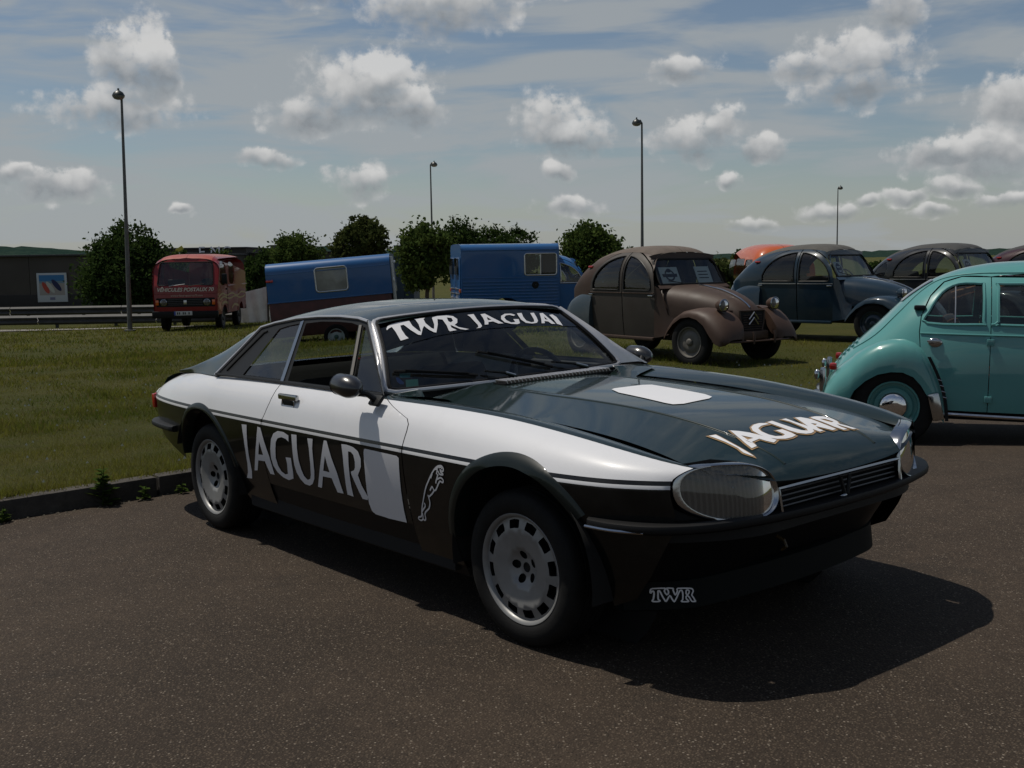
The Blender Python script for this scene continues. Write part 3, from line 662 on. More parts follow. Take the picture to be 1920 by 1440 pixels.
    # ---- scuttle and louvres
    sc = [(-.752, -.70), (-.735, -.40), (-.722, -.2), (-.72, 0), (-.722, .2), (-.735, .40), (-.752, .70), (-.90, .765), (-1.03, .765), (-1.03, -.765), (-.90, -.765)]
    def scut(x, y):
        q = jhood(np.minimum(x, -.72), y); a = np.abs(y); z = np.where(a > .585, np.interp(a, [.585, .70, .78], [.860, .882, .878]), q[..., 2]); z = np.where(x < -.9, z-.02*np.clip((-.9-x)/.1, 0, 1), z)
        return np.stack([x, y, z-.002], -1)
    patch('scuttle_panel', [sc], scut, .04, JG, root, (1,), np.array([0, 0, 1.]))
    lv = MB(); lv.box((-.80, .08, .884), (.085, .66, .008)); lg = lv.build('louvre_grille', MT['black'], root)
    for k in range(30):
        s_ = MB(); y = -.235+k*.0217; s_.box((-.80, y, .894), (.080, .0045, .016), Matrix.Rotation(R(25), 3, 'X')); s_.build('louvre', MT['steel'], lg)
    # ---- windscreen
    outl = [(-.985, .02)]+[(a, .0) for a in np.linspace(-.94, .94, 20)]+[(.985, .02), (1, .08), (1, .92), (.985, .98)]+[(a, 1.0) for a in np.linspace(.94, -.94, 20)]+[(-.985, .98), (-1, .92), (-1, .08)]
    upn = np.array([.7, 0, .7])
    wsn = patch('windscreen', [outl], jscreen, .12, MT['glass'], root, (1,), upn)[0]
    off = lambda d: (lambda a, b: jscreen(a, b)+np.array([.72, 0, .69])*d)
    strip = [(a, b) for a, b in T_STRIPLINE]
    strip = [(-.995, .53)]+strip+[(.90, .648), (.993, .64), (.993, .90), (.98, .985)]+[(a, .992) for a in np.linspace(.92, -.92, 14)]+[(-.98, .985), (-.993, .90)]
    SUNS = glass('sunstrip_film', (.06, .075, .08), .35, .01)
    patch('sun_strip', [strip], off(.003), .12, SUNS, wsn, (1,), upn)
    for k, lp in T_SCREEN.items():
        patch('banner_letter', lp, off(.006), .08, MT['white_vinyl'], wsn, (1,), upn)
    for nm, c in (('green', (.22, .48, .36)), ('blue', (.05, .12, .40)), ('teal', (.10, .30, .33))):
        patch('sticker', T_STICK[nm], off(-.004), .08, pbr('sticker_'+nm, c, .5), wsn, (1,), upn)
    fr = MB(); loop = resample(outl, .06); fr.tube([tuple(jscreen(a*1.012, b*1.02-.01)+np.array([.72, 0, .69])*.004) for a, b in loop], .010, 8, closed=True); fr.build('windscreen_rubber', MT['black'], root)
    fr = MB(); fr.tube([tuple(jscreen(a*1.04, b*1.06-.03)+np.array([.72, 0, .69])*.002) for a, b in loop], .012, 8, closed=True); fr.build('windscreen_trim', MT['pillar'], root)
    # ---- side glazing plane
    yG = lambda z: .79-.22*(np.asarray(z, float)-.885)/.295
    gl = lambda d: (lambda x, z: np.stack([x, yG(z)+d-.012*((x+1.6)/.9)**2*((z-.88)/.3), z], -1))
    belt = [(x, .884) for x in np.linspace(-2.52, -.90, 14)]
    rail = [(-1.33, 1.166), (-1.42, 1.178), (-1.6, 1.184), (-1.8, 1.180), (-2.0, 1.168), (-2.2, 1.143), (-2.335, 1.117)]
    qw = [(-2.232, .893), (-1.822, .895), (-1.955, 1.150), (-2.06, 1.137), (-2.138, 1.120)]
    dw = [(-1.752, .893), (-1.895, 1.152), (-1.75, 1.164), (-1.6, 1.166), (-1.47, 1.163), (-1.392, 1.152), (-1.195, .893)]
    ql = [(-1.160, .893), (-.925, .893), (-1.10, 1.003), (-1.332, 1.145), (-1.352, 1.148)]
    patch('window_frame', [belt+rail, qw, dw, ql], gl(0), .05, MT['satin'], root, (-1, 1), OUT)
    patch('quarter_window', [qw], gl(-.006), .1, MT['glass'], root, (-1, 1), OUT)
    patch('quarter_light', [ql], gl(-.006), .1, MT['glass'], root, (-1, 1), OUT)
    patch('pillar_trim', [[(-1.812, .890), (-1.782, .890), (-1.925, 1.166), (-1.950, 1.160)]], gl(.006), .06, MT['chrome'], root, (-1, 1), OUT)
    for sg in (-1, 1):
        P = lambda x, z, d=0.: (x, sg*(float(yG(z))+d-.012*((x+1.6)/.9)**2*((z-.88)/.3)), z)
        t = MB(); t.tube([P(x, z+.006, .006) for x, z in rail]+[P(-2.43, 1.0, .006), P(-2.525, .878, .006)], .0085, 6); t.build('drip_rail', MT['pillar'], root)
        t = MB(); t.tube([P(x, .884, .008) for x, _ in belt], .007, 6); t.build('belt_trim', MT['satin'], root)
        t = MB(); t.tube([P(-1.178, .892, .004), P(-1.372, 1.150, .004)], .012, 6); t.build('quarter_light_divider', MT['satin'], root)
        t = MB(); t.tube([P(-2.43, .905, .004), P(-2.38, .97, .004), P(-2.27, 1.10, .004), P(-2.245, 1.105, .004)], .006, 6); t.build('vent_slot', MT['dark'], root)
        # A pillar
        rows = []
        for k in range(13):
            b = k/12; e = jscreen(1.045, b*1.03-.015); q = np.array([-.892+(-1.335+.892)*b, .0, .884+(1.168-.884)*b]); q[1] = float(yG(q[2]))
            mid = (e+q)/2+np.array([.016, .016, .010]); row = [e-np.array([0, .012, .0]), e+np.array([.006, .004, .004]), e*.7+q*.3+np.array([.012, .012, .008]), mid, e*.3+q*.7+np.array([.010, .014, .006]), q+np.array([0, .003, 0]), q-np.array([.012, .004, 0])]
            rows.append([(p[0], sg*p[1], p[2]) for p in row])
        t = MB(); t.grid(rows, flip=(sg < 0)); t.build('windscreen_pillar', MT['pillar'], root, 60)
    # ---- roof
    zc = spl([-2.42, -2.30, -2.1, -1.9, -1.6, -1.4, -1.24], [1.178, 1.205, 1.230, 1.243, 1.241, 1.228, 1.196])
    rz = spl([-2.42, -2.335, -2.2, -2.0, -1.8, -1.6, -1.42, -1.33, -1.25], [1.09, 1.123, 1.149, 1.174, 1.186, 1.190, 1.184, 1.172, 1.158])
    ry = spl([-2.42, -2.335, -2.0, -1.6, -1.33, -1.25], [.63, .612, .583, .570, .566, .560])
    def roof(x, t):
        x = np.asarray(x, float); t = np.asarray(t, float); xx = x-.03*np.clip((x+1.5)/.25, 0, 1)*t*t
        z = rz(xx)+(zc(x)-rz(xx))*(1-np.abs(t)**2.4); return np.stack([xx, t*ry(xx), z], -1)
    patch('roof', [[(-1.243, t) for t in np.linspace(-1, 1, 20)]+[(-2.40, t) for t in np.linspace(1, -1, 20)]], roof, .06, JG, root, (1,), np.array([0, 0, 1.]))
    # ---- buttresses, rear window, boot lid, tail
    tt = np.linspace(0, 1, 24)
    ridge = np.stack([spl([0, .2, .5, .8, 1], [-2.34, -2.47, -2.72, -3.0, -3.2])(tt), spl([0, .2, .5, .8, 1], [.606, .617, .652, .70, .70])(tt), spl([0, .2, .5, .8, 1], [1.125, 1.083, .985, .893, .853])(tt)], -1)
    base = np.stack([spl([0, .3, .6, 1], [-2.525, -2.66, -2.9, -3.22])(tt), spl([0, .3, .6, 1], [.793, .775, .74, .705])(tt), spl([0, .3, .6, 1], [.872, .868, .862, .842])(tt)], -1)
    inner = ridge-np.array([0, .035, .01]); ibase = np.stack([ridge[:,0], ridge[:,1]-.09, np.minimum(ridge[:,2]-.05, spl([0, 1], [1.12, .845])(tt))], -1)
    for sg in (-1, 1):
        rows = []
        for a, r_, i_, b_ in zip(base, ridge, inner, ibase):
            row = [a+(r_-a)*s+np.array([0, .012, .010])*math.sin(s*math.pi) for s in np.linspace(0, 1, 8)]+[(r_+i_)/2+np.array([0, 0, .006]), i_, b_]
            rows.append([(p[0], sg*p[1], p[2]) for p in row])
        t = MB(); t.grid(rows, flip=(sg > 0)); t.build('rear_buttress', JG, root, 60)
    t = MB(); t.grid([[(-2.385, y*.52, 1.172-.02*y*y) for y in np.linspace(-1, 1, 9)], [(-2.93, y*.60, .892) for y in np.linspace(-1, 1, 9)]]); t.build('rear_window', MT['glass'], root)
    t = MB(); t.grid([[(x, y*.68, z+.006*(1-y*y)) for y in np.linspace(-1, 1, 9)] for x, z in ((-2.88, .872), (-3.0, .868), (-3.2, .850), (-3.38, .822), (-3.48, .795), (-3.53, .76), (-3.545, .70), (-3.535, .60), (-3.50, .48))], flip=True); t.build('boot_lid', JG, root)
    for sg in (-1, 1):
        t = MB(); t.rbox((-3.512, sg*.712, .662), (.050, .09, .095), .02); t.build('tail_lamp', MT['red_lens'], root)
        t = MB(); t.rbox((-3.505, sg*.760, .662), (.040, .016, .085), .007); t.build('indicator_lens', MT['red_lens'], root)
    # ---- bumpers
    def bumper(name, plan, sec, mat):
        half = smooth_loop([(x, y) for x, y in plan], 6, closed=False); full = [(x, -y) for x, y in half]+[(x, y) for x, y in half[::-1]][1:]
        p = np.array(full); rows = []
        for i in range(len(p)):
            t = p[min(i+1, len(p)-1)]-p[max(i-1, 0)]; t /= np.linalg.norm(t); n = np.array([t[1], -t[0]])
            if n @ np.array([np.sign(plan[-1][0]), 0]) < 0 and abs(p[i][1]) < .3: n = -n
            if n[1]*p[i][1] < 0 and abs(p[i][1]) > .3: n = -n
            f_ = 1. if 0 < i < len(p)-1 else .55
            rows.append([(p[i][0]+n[0]*d*f_, p[i][1]+n[1]*d*f_, z) for d, z in sec])
        t = MB(); t.grid(rows, close_v=True); k = len(sec); o = 0
        t.f += [tuple(range(k)), tuple(range(len(t.v)-k, len(t.v)))[::-1]]; t.mi += [0, 0]
        bm = t.mesh(name, 40); b2 = bmesh.new(); b2.from_mesh(bm); bmesh.ops.recalc_face_normals(b2, faces=b2.faces); b2.to_mesh(bm); b2.free()
        return link(name, bm, mat, root)
    secb = [(-.05, .574), (.006, .578), (.022, .573), (.026, .563), (.024, .551), (.012, .543), (-.05, .540)]
    fplan = [(.385, .835), (.50, .822), (.62, .765), (.72, .63), (.775, .43), (.80, .22), (.806, 0)]
    fb = bumper('front_bumper', fplan, secb, MT['black'])
    for sg in (-1, 1):
        t = MB(); t.tube([(x, sg*(y+.025), .552) for x, y in smooth_loop([(.39, .835), (.50, .822), (.60, .778)], 5, False)], .0055, 6); t.build('bumper_strip', MT['chrome'], fb)
    bumper('rear_bumper', [(-3.02, .845), (-3.2, .835), (-3.4, .80), (-3.52, .70), (-3.57, .45), (-3.58, 0)], [(d, z-.015) for d, z in secb], MT['satin'])
    # ---- nose: lamps, grille, valance, air dam
    xn = lambda y, z: .790-1.35*np.clip(np.abs(y)-.35, 0, 1)**2-.14*(z-.60)
    HC, HW, HH = (.528, .660), .164, .090
    el = lambda k: [(HC[0]+HW*k*math.copysign(abs(math.cos(a))**.78, math.cos(a)), HC[1]+.014*math.cos(a)+HH*k*math.copysign(abs(math.sin(a))**.85, math.sin(a))) for a in np.linspace(0, 2*math.pi, 48, endpoint=False)]
    nose = lambda d: (lambda y, z: np.stack([xn(y, z)+d, y, z], -1))
    full = [(-.71, .50), (.71, .50), (.71, .735), (.66, .752), (.56, .765), (.48, .752), (.42, .72), (.375, .668), (.2, .655), (0, .65), (-.2, .655), (-.375, .668), (-.42, .72), (-.48, .752), (-.56, .765), (-.66, .752), (-.71, .735)]
    patch('nose_panel', [full, rrect(-.355, .565, .355, .646, .02), el(.93), [(-y, z) for y, z in el(.93)][::-1]], nose(-.035), .05, MT['black'], root, (1,), np.array([1., 0, 0]))
    for sg in (-1, 1):
        lamp = MB(); rows = []
        loopo = el(1.)
        for k_, d_ in ((1.05, -.045), (1.045, -.012), (1.03, .004), (1.0, .009), (.955, .008), (.93, -.004)):
            rows.append([(float(xn(y, z))+d_, sg*y, z) for y, z in ([(HC[0]-.007+(q-HC[0])*.975, z) for q, z in el(k_+.012)] if k_ < .98 else el(k_))])
        lamp.grid(rows, close_v=True, flip=(sg > 0)); bez = lamp.build('headlamp_bezel', MT['chrome'], root, 60)
        rows = [[(float(xn(y, z))-.004+.008*(1-k_*k_), sg*y, z) for y, z in [(HC[0]-.007+(q-HC[0])*.975, z) for q, z in el(.945*max(k_, .001))]] for k_ in np.linspace(1, 0, 9)]
        lens = MB(); lens.grid(rows, close_v=True, flip=(sg < 0)); lens.build('headlamp_lens', MT['lamp_glass'], bez, 80)
        rows = [[(float(xn(y, z))-.03-.085*(1-k_**2), sg*y, z) for y, z in el(.95*max(k_, .001))] for k_ in np.linspace(1, 0, 9)]
        rf = MB(); rf.grid(rows, close_v=True, flip=(sg < 0)); rf.build('headlamp_reflector', pbr('dull_reflector_%d' % sg, (.22, .21, .19), .35, .8), bez, 80)
        bu = MB(); bu.sphere((float(xn(HC[0], HC[1]))-.07, sg*(HC[0]-.03), HC[1]), (.035, .055, .055), 16, 10); bu.build('bulb_cover', pbr('bulb_cover_%d' % sg, (.12, .115, .10), .4, .6), bez)
    gb = MB(); gb.box((.735, 0, .605), (.01, .74, .10)); gb.build('grille_backing', MT['dark'], root)
    gr = MB(); lp = [(-.357, .650), (.357, .650), (.352, .568), (-.352, .568)]; lp = resample(lp, .06)
    gr.tube([(float(xn(y, z))+.004, y, z) for y, z in lp], .0075, 6, closed=True); g0 = gr.build('grille_frame', MT['chrome'], root)
    for z in (.585, .602, .619, .635):
        b = MB(); b.tube([(float(xn(y, z))-.012, y, z) for y in np.linspace(-.345, .345, 9)], .0035, 6); b.build('grille_bar', pbr('grille_bar_grey_%d' % int(z*1000), (.10, .10, .10), .4, .6), g0)
    b = MB()
    for s_ in (-1, 1): b.tube([(.80, s_*.028, .642), (.805, s_*.008, .578)], .007, 6)
    b.build('grille_badge', MT['satin'], g0)
    b = MB(); b.sphere((.808, -.02, .575), (.008, .022, .008)); b.build('badge_stud', MT['chrome'], g0)
    vl = [[(.68-1.6*max(0, abs(y)-.40)**2, y, .52), (.63-1.6*max(0, abs(y)-.40)**2, y, .42), (.57-1.6*max(0, abs(y)-.40)**2, y, .33)] for y in np.linspace(-.74, .74, 25)]
    t = MB(); t.grid(vl, flip=True); t.build('front_valance', MT['black'], root)
    t = MB(); t.tube([(.66, -.2, .44), (.69, -.2, .43), (.70, -.2, .41), (.68, -.2, .395)], .006, 6); t.build('towing_eye', pbr('yellow_paint', (.05, .03, .006), .5), root)
    ys = np.linspace(-.715, .715, 41)
    rows = [[tuple(jdam(y, .335)-np.array([.02, 0, -.006])), tuple(jdam(y, .333)), tuple(jdam(y, .28)), tuple(jdam(y, .238)), tuple(jdam(y, .230)-np.array([.02, 0, 0])), tuple(jdam(y, .25)-np.array([.05, 0, 0]))] for y in ys]
    t = MB(); t.grid(rows, flip=True); dam = t.build('air_dam', pbr('dull_green_black', (.0030, .0045, .0045), .6, spec=.12), root, 50)
    strokes('dam_lettering', T_TWR, .0045, lambda y, z: jdam(y, z)+np.array([.004, 0, 0]), MT['white_vinyl'], dam, 1, 2)
    fade = pbr('faded_lettering', (.05, .05, .05), .6)
    zz = .352
    strokes('faded_lettering', [[(-.685+.155*k/11, .345+.018*((k*7) % 5)/4) for k in range(12)]], .003, lambda y, z: np.stack([jdam(y, z)[..., 0]-.028, y, z], -1), fade, dam, 1, 2)
    # ---- side lettering, panel, cat, bonnet marks
    so = lambda d: (lambda x, z: jside(x, jv(x, z))+np.array([0, d, 0]))
    for k, lp in T_SIDE.items():
        patch('number_panel' if k == 'panel' else 'side_letter', lp, so(.003), .05, MT['white_vinyl'], root, (-1,), OUT)
    strokes('leaping_cat_outline', T_CAT, .0065, so(.0035), MT['white_vinyl'], root, -1)
    ho = lambda d: (lambda x, y: jhood(x, y)+np.array([0, 0, d]))
    UPV = np.array([0, 0, 1.])
    gold = pbr('gold_outline', (.30, .19, .09), .4, coat=.3)
    for k, lp in T_HOOD.items():
        patch('bonnet_letter_outline', [offset_loop(lp[0], .0062)], ho(.0022), .03, gold, root, (1,), UPV)
        patch('bonnet_letter', lp, ho(.0042), .03, MT['white_vinyl'], root, (1,), UPV)
    patch('bonnet_panel', T_ROUNDEL, ho(.0025), .04, MT['white_vinyl'], root, (1,), UPV)
    # ---- mirrors
    for sg in (-1, 1):
        b0 = Vector((-.875 if sg < 0 else -.99, sg*.845, .870)); hc = Vector((-.952 if sg < 0 else -1.065, sg*.925, .932 if sg < 0 else .905))
        t = MB(); t.rbox(b0, (.075, .05, .018), .008, Matrix.Rotation(sg*R(-50), 3, 'X')); t.tube([b0, b0+Vector((-.02, sg*.03, .03)), hc+Vector((.03, sg*-.01, -.025))], [.014, .012, .016], 8)
        mb_ = t.build('mirror_arm', MT['satin'], root)
        rows = []
        for k in range(13):
            s_ = k/12; x = .095*(1-2*s_); r_ = math.sqrt(max(0, 1-(max(0, x)/.095)**2)) if x > 0 else 1-.10*(x/.095)**2; xs_ = x*.78
            r_ = max(r_, .02)*(1-.15*(x > 0)*(x/.095))
            rows.append([(hc.x+xs_, hc.y+.055*r_*math.cos(a), hc.z+.049*r_*math.sin(a)-.006*x/.095) for a in np.linspace(0, 2*math.pi, 20, endpoint=False)])
        t = MB(); t.grid(rows, close_v=True, flip=True); sh = t.build('mirror_shell', pbr('mirror_shell_black', (.014, .014, .015), .28, coat=.6), mb_, 60)
        t = MB(); t.lathe([(.001, 0), (1, 0)], 24, 'x', (0, 0, 0)); t.v = [(hc.x-.070, hc.y+.053*v[1], hc.z+.046*v[2]+.005) for v in t.v]; t.build('mirror_glass', MT['chrome'], sh)
    # ---- wipers (screen coordinates a, b)
    def wiper(piv, elbow, tip0, tip1):
        S = lambda p, d: tuple(jscreen(p[0], p[1])+np.array([.72, 0, .69])*d)
        t = MB(); t.tube([S(piv, .012), S(((piv[0]*.6+elbow[0]*.4), (piv[1]*.6+elbow[1]*.4)), .03), S(elbow, .02)], [.010, .007, .005], 6); a = t.build('wiper_arm', MT['satin'], root)
        t = MB(); n = 9; t.tube([S((tip0[0]+(tip1[0]-tip0[0])*k/n, tip0[1]+(tip1[1]-tip0[1])*k/n), .010+.006*math.sin(math.pi*k/n)) for k in range(n+1)], .007, 6); bl = t.build('wiper_blade', MT['rubber'], a)
        t = MB(); t.tube([S((tip0[0]+(tip1[0]-tip0[0])*q, tip0[1]+(tip1[1]-tip0[1])*q), .022) for q in (.12, .5, .88)], .004, 6); t.build('blade_frame', MT['satin'], bl)
        t = MB(); t.tube([S(((piv[0]*.95+elbow[0]*.05), (piv[1]*.95+elbow[1]*.05)), .026), S((piv[0]*.62+elbow[0]*.38, piv[1]*.62+elbow[1]*.38), .034)], .006, 6); t.build('arm_spring_cover', MT['steel'], a)
    for w_ in WIPERS: wiper(*w_)
    # ---- wheels
    def wheel(x, sg, steer=0.):
        w = empty('wheel', (x, sg*.735, .322), 0 if sg < 0 else math.pi); w.parent = root; w.rotation_euler.z += steer
        t = MB(); wheel_tyre(t, .288, .205, .196, (0, 0, 0)); t.build('tyre', MT['rubber'], w, 50)
        prof = [(.206, -.078), (.207, -.092), (.203, -.096), (.196, -.094), (.190, -.086), (.187, -.078)]
        t = MB(); t.lathe(prof, 64, 'y', flip=True); t.lathe([(.190, -.08), (.185, .02), (.19, .08)], 48, 'y', flip=False); rim = t.build('rim', MT['alloy'], w, 50)
        outer = [(.1885*math.cos(a), .1885*math.sin(a)) for a in np.linspace(0, 2*math.pi, 72, endpoint=False)]
        holes = []
        for k in range(12):
            a = 2*math.pi*(k+.35)/12; pts = [(.150, -.155), (.157, -.165), (.180, -.150), (.182, 0), (.180, .150), (.157, .165), (.150, .155), (.150, 0)]
            holes.append([(r_*math.cos(a+q), r_*math.sin(a+q)) for r_, q in pts])
        for k in range(5):
            a = 2*math.pi*(k+.4)/5; holes.append([(.047*math.cos(a)+.0165*math.cos(q), .047*math.sin(a)+.0165*math.sin(q)) for q in np.linspace(0, 2*math.pi, 12, endpoint=False)])
        holes.append([(.019*math.cos(q), .019*math.sin(q)) for q in np.linspace(0, 2*math.pi, 14, endpoint=False)])
        dep = lambda r_: np.interp(r_, [0, .035, .055, .075, .14, .155, .185, .19], [-.058, -.058, -.066, -.082, -.092, -.088, -.080, -.080])
        f = lambda u, v: np.stack([u, dep(np.hypot(u, v)), v], -1)
        patch('wheel_face', [outer]+holes, f, .016, MT['alloy'], rim, (1,), np.array([0, -1., 0]))
        t = MB()
        for h in holes[:12]:
            t.grid([[(u, float(dep(math.hypot(u, v))), v) for u, v in h], [(u*.97, float(dep(math.hypot(u, v)))+.03, v*.97) for u, v in h]], close_v=True)
        t.build('slot_walls', MT['satin'], rim, 50)
        t = MB(); t.lathe([(.001, -.045), (.19, -.045)], 40, 'y', flip=True); t.build('brake_disc', MT['dark'], w)
        t = MB(); t.lathe([(.001, -.052), (.014, -.052), (.018, -.056), (.019, -.048)], 20, 'y', flip=True); t.build('hub_cap', MT['satin'], rim)
    for x, sg, st in ((0, -1, .045), (0, 1, .045), (-2.591, -1, 0), (-2.591, 1, 0)): wheel(x, sg, st)
    # ---- insides of the arches, floor, engine bay, cabin
    for cx in (.03, -2.591):
        for sg in (-1, 1):
            t = MB(); t.grid([[(cx+.388*math.cos(a), sg*y, .335+.388*math.sin(a)) for a in np.linspace(R(-8), R(160 if cx < -1 else 188), 28)] for y in (.862, .52)], flip=(sg > 0)); t.grid([[(cx+r_*math.cos(a), sg*.52, .335+r_*math.sin(a)) for a in np.linspace(0, 2*math.pi, 28)] for r_ in (.39, .01)]); t.build('wheel_well', MT['dark'], root)
    t = MB(); t.box((-1.45, 0, .30), (3.9, 1.0, .16)); t.box((-1.29, 0, .29), (1.75, 1.62, .12)); t.box((-3.2, 0, .50), (.50, 1.3, .12)); t.build('floor_pan', MT['dark'], root)
    t = MB(); t.box((-.10, 0, .50), (1.30, 1.05, .34)); t.build('engine_bay', MT['dark'], root)
    t = MB(); t.rbox((-1.12, 0, .80), (.26, 1.30, .12), .03); t.rbox((-1.13, .38, .87), (.2, .34, .05), .02); t.rbox((-.98, 0, .74), (.1, 1.3, .2), .02); t.build('dashboard', MT['interior'], root)
    for y in (-.37, .37):
        s = empty('seat', (-1.72, y, .40)); s.parent = root
        t = MB(); t.rbox((.08, 0, .05), (.52, .50, .16), .05); t.build('seat_cushion', MT['interior'], s)
        t = MB(); t.rbox((-.24, 0, .26), (.13, .46, .42), .05, Matrix.Rotation(R(-24), 3, 'Y')); t.build('backrest', MT['interior'], s)
    t = MB(); t.rbox((-2.35, 0, .62), (.2, 1.2, .55), .05, Matrix.Rotation(R(-22), 3, 'Y')); t.build('rear_bench', MT['interior'], root)
    for sg in (-1, 1):
        t = MB(); t.rbox((-1.35, sg*.765, .62), (1.05, .05, .50), .02); t.build('door_card', MT['interior'], root)
    t = MB(); c = Vector((-1.24, .38, .80)); e1 = Vector((0, 1, 0)); e2 = Vector((-.42, 0, .90)).normalized()
    t.tube([c+(e1*math.cos(a)+e2*math.sin(a))*.185 for a in np.linspace(0, 2*math.pi, 36, endpoint=False)], .014, 8, closed=True)
    for a in (R(200), R(340), R(270)): t.tube([c, c+(e1*math.cos(a)+e2*math.sin(a))*.18], .011, 6)
    t.build('steering_wheel', MT['black'], root)
    t = MB(); t.rbox((-1.30, 0, 1.12), (.03, .20, .05), .01); t.build('interior_mirror', MT['black'], root)
    return root
COUPE = coupe()
# ---------------------------------------------------------------- shared body shell for the older cars
class Shell:
    """flank up to z0, then a superelliptic curve over to the roof centre line"""
    def __init__(s, W, ZT, z0, n=2.6, tuck=.04, zt=.35):
        s.W, s.ZT, s.z0, s.n, s.tuck, s.zt = W, ZT, z0, n, tuck, zt
    def __call__(s, x, v):
        x = np.asarray(x, float); v = np.asarray(v, float); W = s.W(x); H = np.maximum(s.ZT(x)-s.z0, .01)
        t = np.clip(v-s.z0, 0, 1)*np.pi/2
        c, q = np.maximum(np.cos(t), 0)**(2/s.n), np.maximum(np.sin(t), 0)**(2/s.n)
        lo = np.clip((s.z0-v)/max(s.z0-s.zt, .1), 0, 1.3)
        return np.stack([x, np.where(v <= s.z0, W-s.tuck*lo**2, W*c), np.where(v <= s.z0, np.minimum(v, s.ZT(x)), s.z0+H*q)], -1)
    def v(s, x, z):
        z = float(z); x = float(x)
        if z <= s.z0: return z
        k = min(max((z-s.z0)/max(float(s.ZT(x))-s.z0, .01), 0), 1)
        return s.z0+math.asin(k**(s.n/2))*2/math.pi
    def xv(s, pts): return [(float(x), s.v(x, z)) for x, z in pts]
    def off(s, d): return lambda x, v: s(x, v)+np.array([0, d, 0])
def steel_wheel(root, x, y, r, w, rim_mat, cap_mat, rr=.19, capr=.055, steer=0., cap_h=.02):
    sg = -1 if y < 0 else 1
    e = empty('wheel', (x, y, r), 0 if sg < 0 else math.pi); e.parent = root; e.rotation_euler.z += steer
    t = MB(); wheel_tyre(t, r, w, rr, (0, 0, 0), 36); t.build('tyre', MT['rubber'], e, 50)
    h = w*.42
    t = MB(); t.lathe([(rr+.006, -h), (rr+.004, -h-.010), (rr-.008, -h-.006), (rr-.016, -h+.02), (rr-.05, -h+.030), (rr-.07, -h+.012), (capr+.03, -h+.006), (capr, -h+.012), (.002, -h+.012)], 36, 'y', flip=True); rim = t.build('rim', rim_mat, e, 40)
    t = MB(); t.lathe([(capr, -h+.012), (capr*.97, -h-cap_h*.4), (capr*.75, -h-cap_h*.85), (capr*.4, -h-cap_h), (.002, -h-cap_h)], 24, 'y', flip=True); t.build('hub_cap', cap_mat, rim, 60)
    t = MB(); t.lathe([(.002, h), (rr, h)], 20, 'y'); t.build('brake_drum', MT['dark'], e)
    return e
def round_lamp(root, c, r, mat, name='headlamp', depth=.13):
    e = MB(); e.lathe([(.004, -depth), (r*.55, -depth*.85), (r*.85, -depth*.5), (r, -.01), (r*1.02, .0), (r*.98, .012), (r*.90, .014)], 28, 'x', c); h = e.build(name, mat, root, 50)
    t = MB(); t.lathe([(r*.92, .010), (r*.7, .024), (r*.35, .032), (.002, .034)], 24, 'x', c); t.build('lamp_lens', MT['lamp_glass'], h, 80)
    t = MB(); t.lathe([(r*.90, .006), (r*.6, -.03), (r*.2, -.05), (.002, -.05)], 24, 'x', c); t.build('reflector', MT['chrome'], h, 80)
    t = MB(); t.lathe([(r*1.0, .004), (r*1.03, .012), (r*.92, .018)], 28, 'x', c); t.build('lamp_rim', MT['chrome'], h)
    return h
def place(root, x, y, rz, dz=0.): root.location = (x, y, gz(x, y)+dz); root.rotation_euler = (0, 0, rz); return root
def dull_paint(name, c1, c2, rust, rough=.55):
    g = G(name); o = g.coord(); a = g.noise(o, 4., 6, .7).outputs[0]; b = g.noise(o, 1.4, 5, .6).outputs[0]
    col = g.mix(g.rng(a, .35, .7), c1, c2); col = g.mix(g.rng(b, .5, .75, 0., .7), col, rust)
    g.bsdf(Base_Color=col, Roughness=g.mixf(a, rough-.1, rough+.15), Specular_IOR_Level=.35, Normal=g.bump(a, .08, .01)); return g.m
CANVAS = lambda n, c: pbr(n, c, .85, var=.15, scale=6, bump=.25, bscale=200)
def bench(root, x, z, w, mat, n='seat'):
    s = MB(); s.rbox((x+.12, 0, z), (.46, w, .12), .04); s.rbox((x-.14, 0, z+.28), (.10, w, .46), .04, Matrix.Rotation(R(-16), 3, 'Y')); return s.build(n, mat, root)
def sign_sheet(root, c, w, h, rot, kind=0):
    """paper sheet with a printed round emblem, standing behind the windscreen"""
    t = MB(); t.add([(-.0, -w/2, -h/2), (0, w/2, -h/2), (0, w/2, h/2), (0, -w/2, h/2)], [(0, 1, 2, 3)]); t.add([(-.004, -w/2, -h/2), (-.004, w/2, -h/2), (-.004, w/2, h/2), (-.004, -w/2, h/2)], [(3, 2, 1, 0)])
    o = t.build('paper_sign', MT['paper'], root); o.location = c; o.rotation_euler = rot
    ink = pbr('printed_ink', (.03, .03, .05), .8) if 'printed_ink' not in bpy.data.materials else bpy.data.materials['printed_ink']
    k = MB()
    if kind == 0:
        k.grid([[(.003, q*.36*h*math.cos(a), q*.36*h*math.sin(a)) for a in np.linspace(0, 2*math.pi, 24, endpoint=False)] for q in (1., .72)], close_v=True)
        k.add([(.0035, -w*.40, .02), (.0035, w*.40, .02), (.0035, w*.38, -.03), (.0035, -w*.38, -.03)], [(0, 1, 2, 3)])
        k.sphere((.002, 0, .07), (.003, .05, .03), 10, 6)
    else:
        for i in range(3): k.add([(.003, -w*.35, h*(.22-.2*i)), (.003, w*.3, h*(.22-.2*i)), (.003, w*.3, h*(.16-.2*i)), (.003, -w*.35, h*(.16-.2*i))], [(0, 1, 2, 3)])
    k.build('printed_emblem', ink, o)
    return o

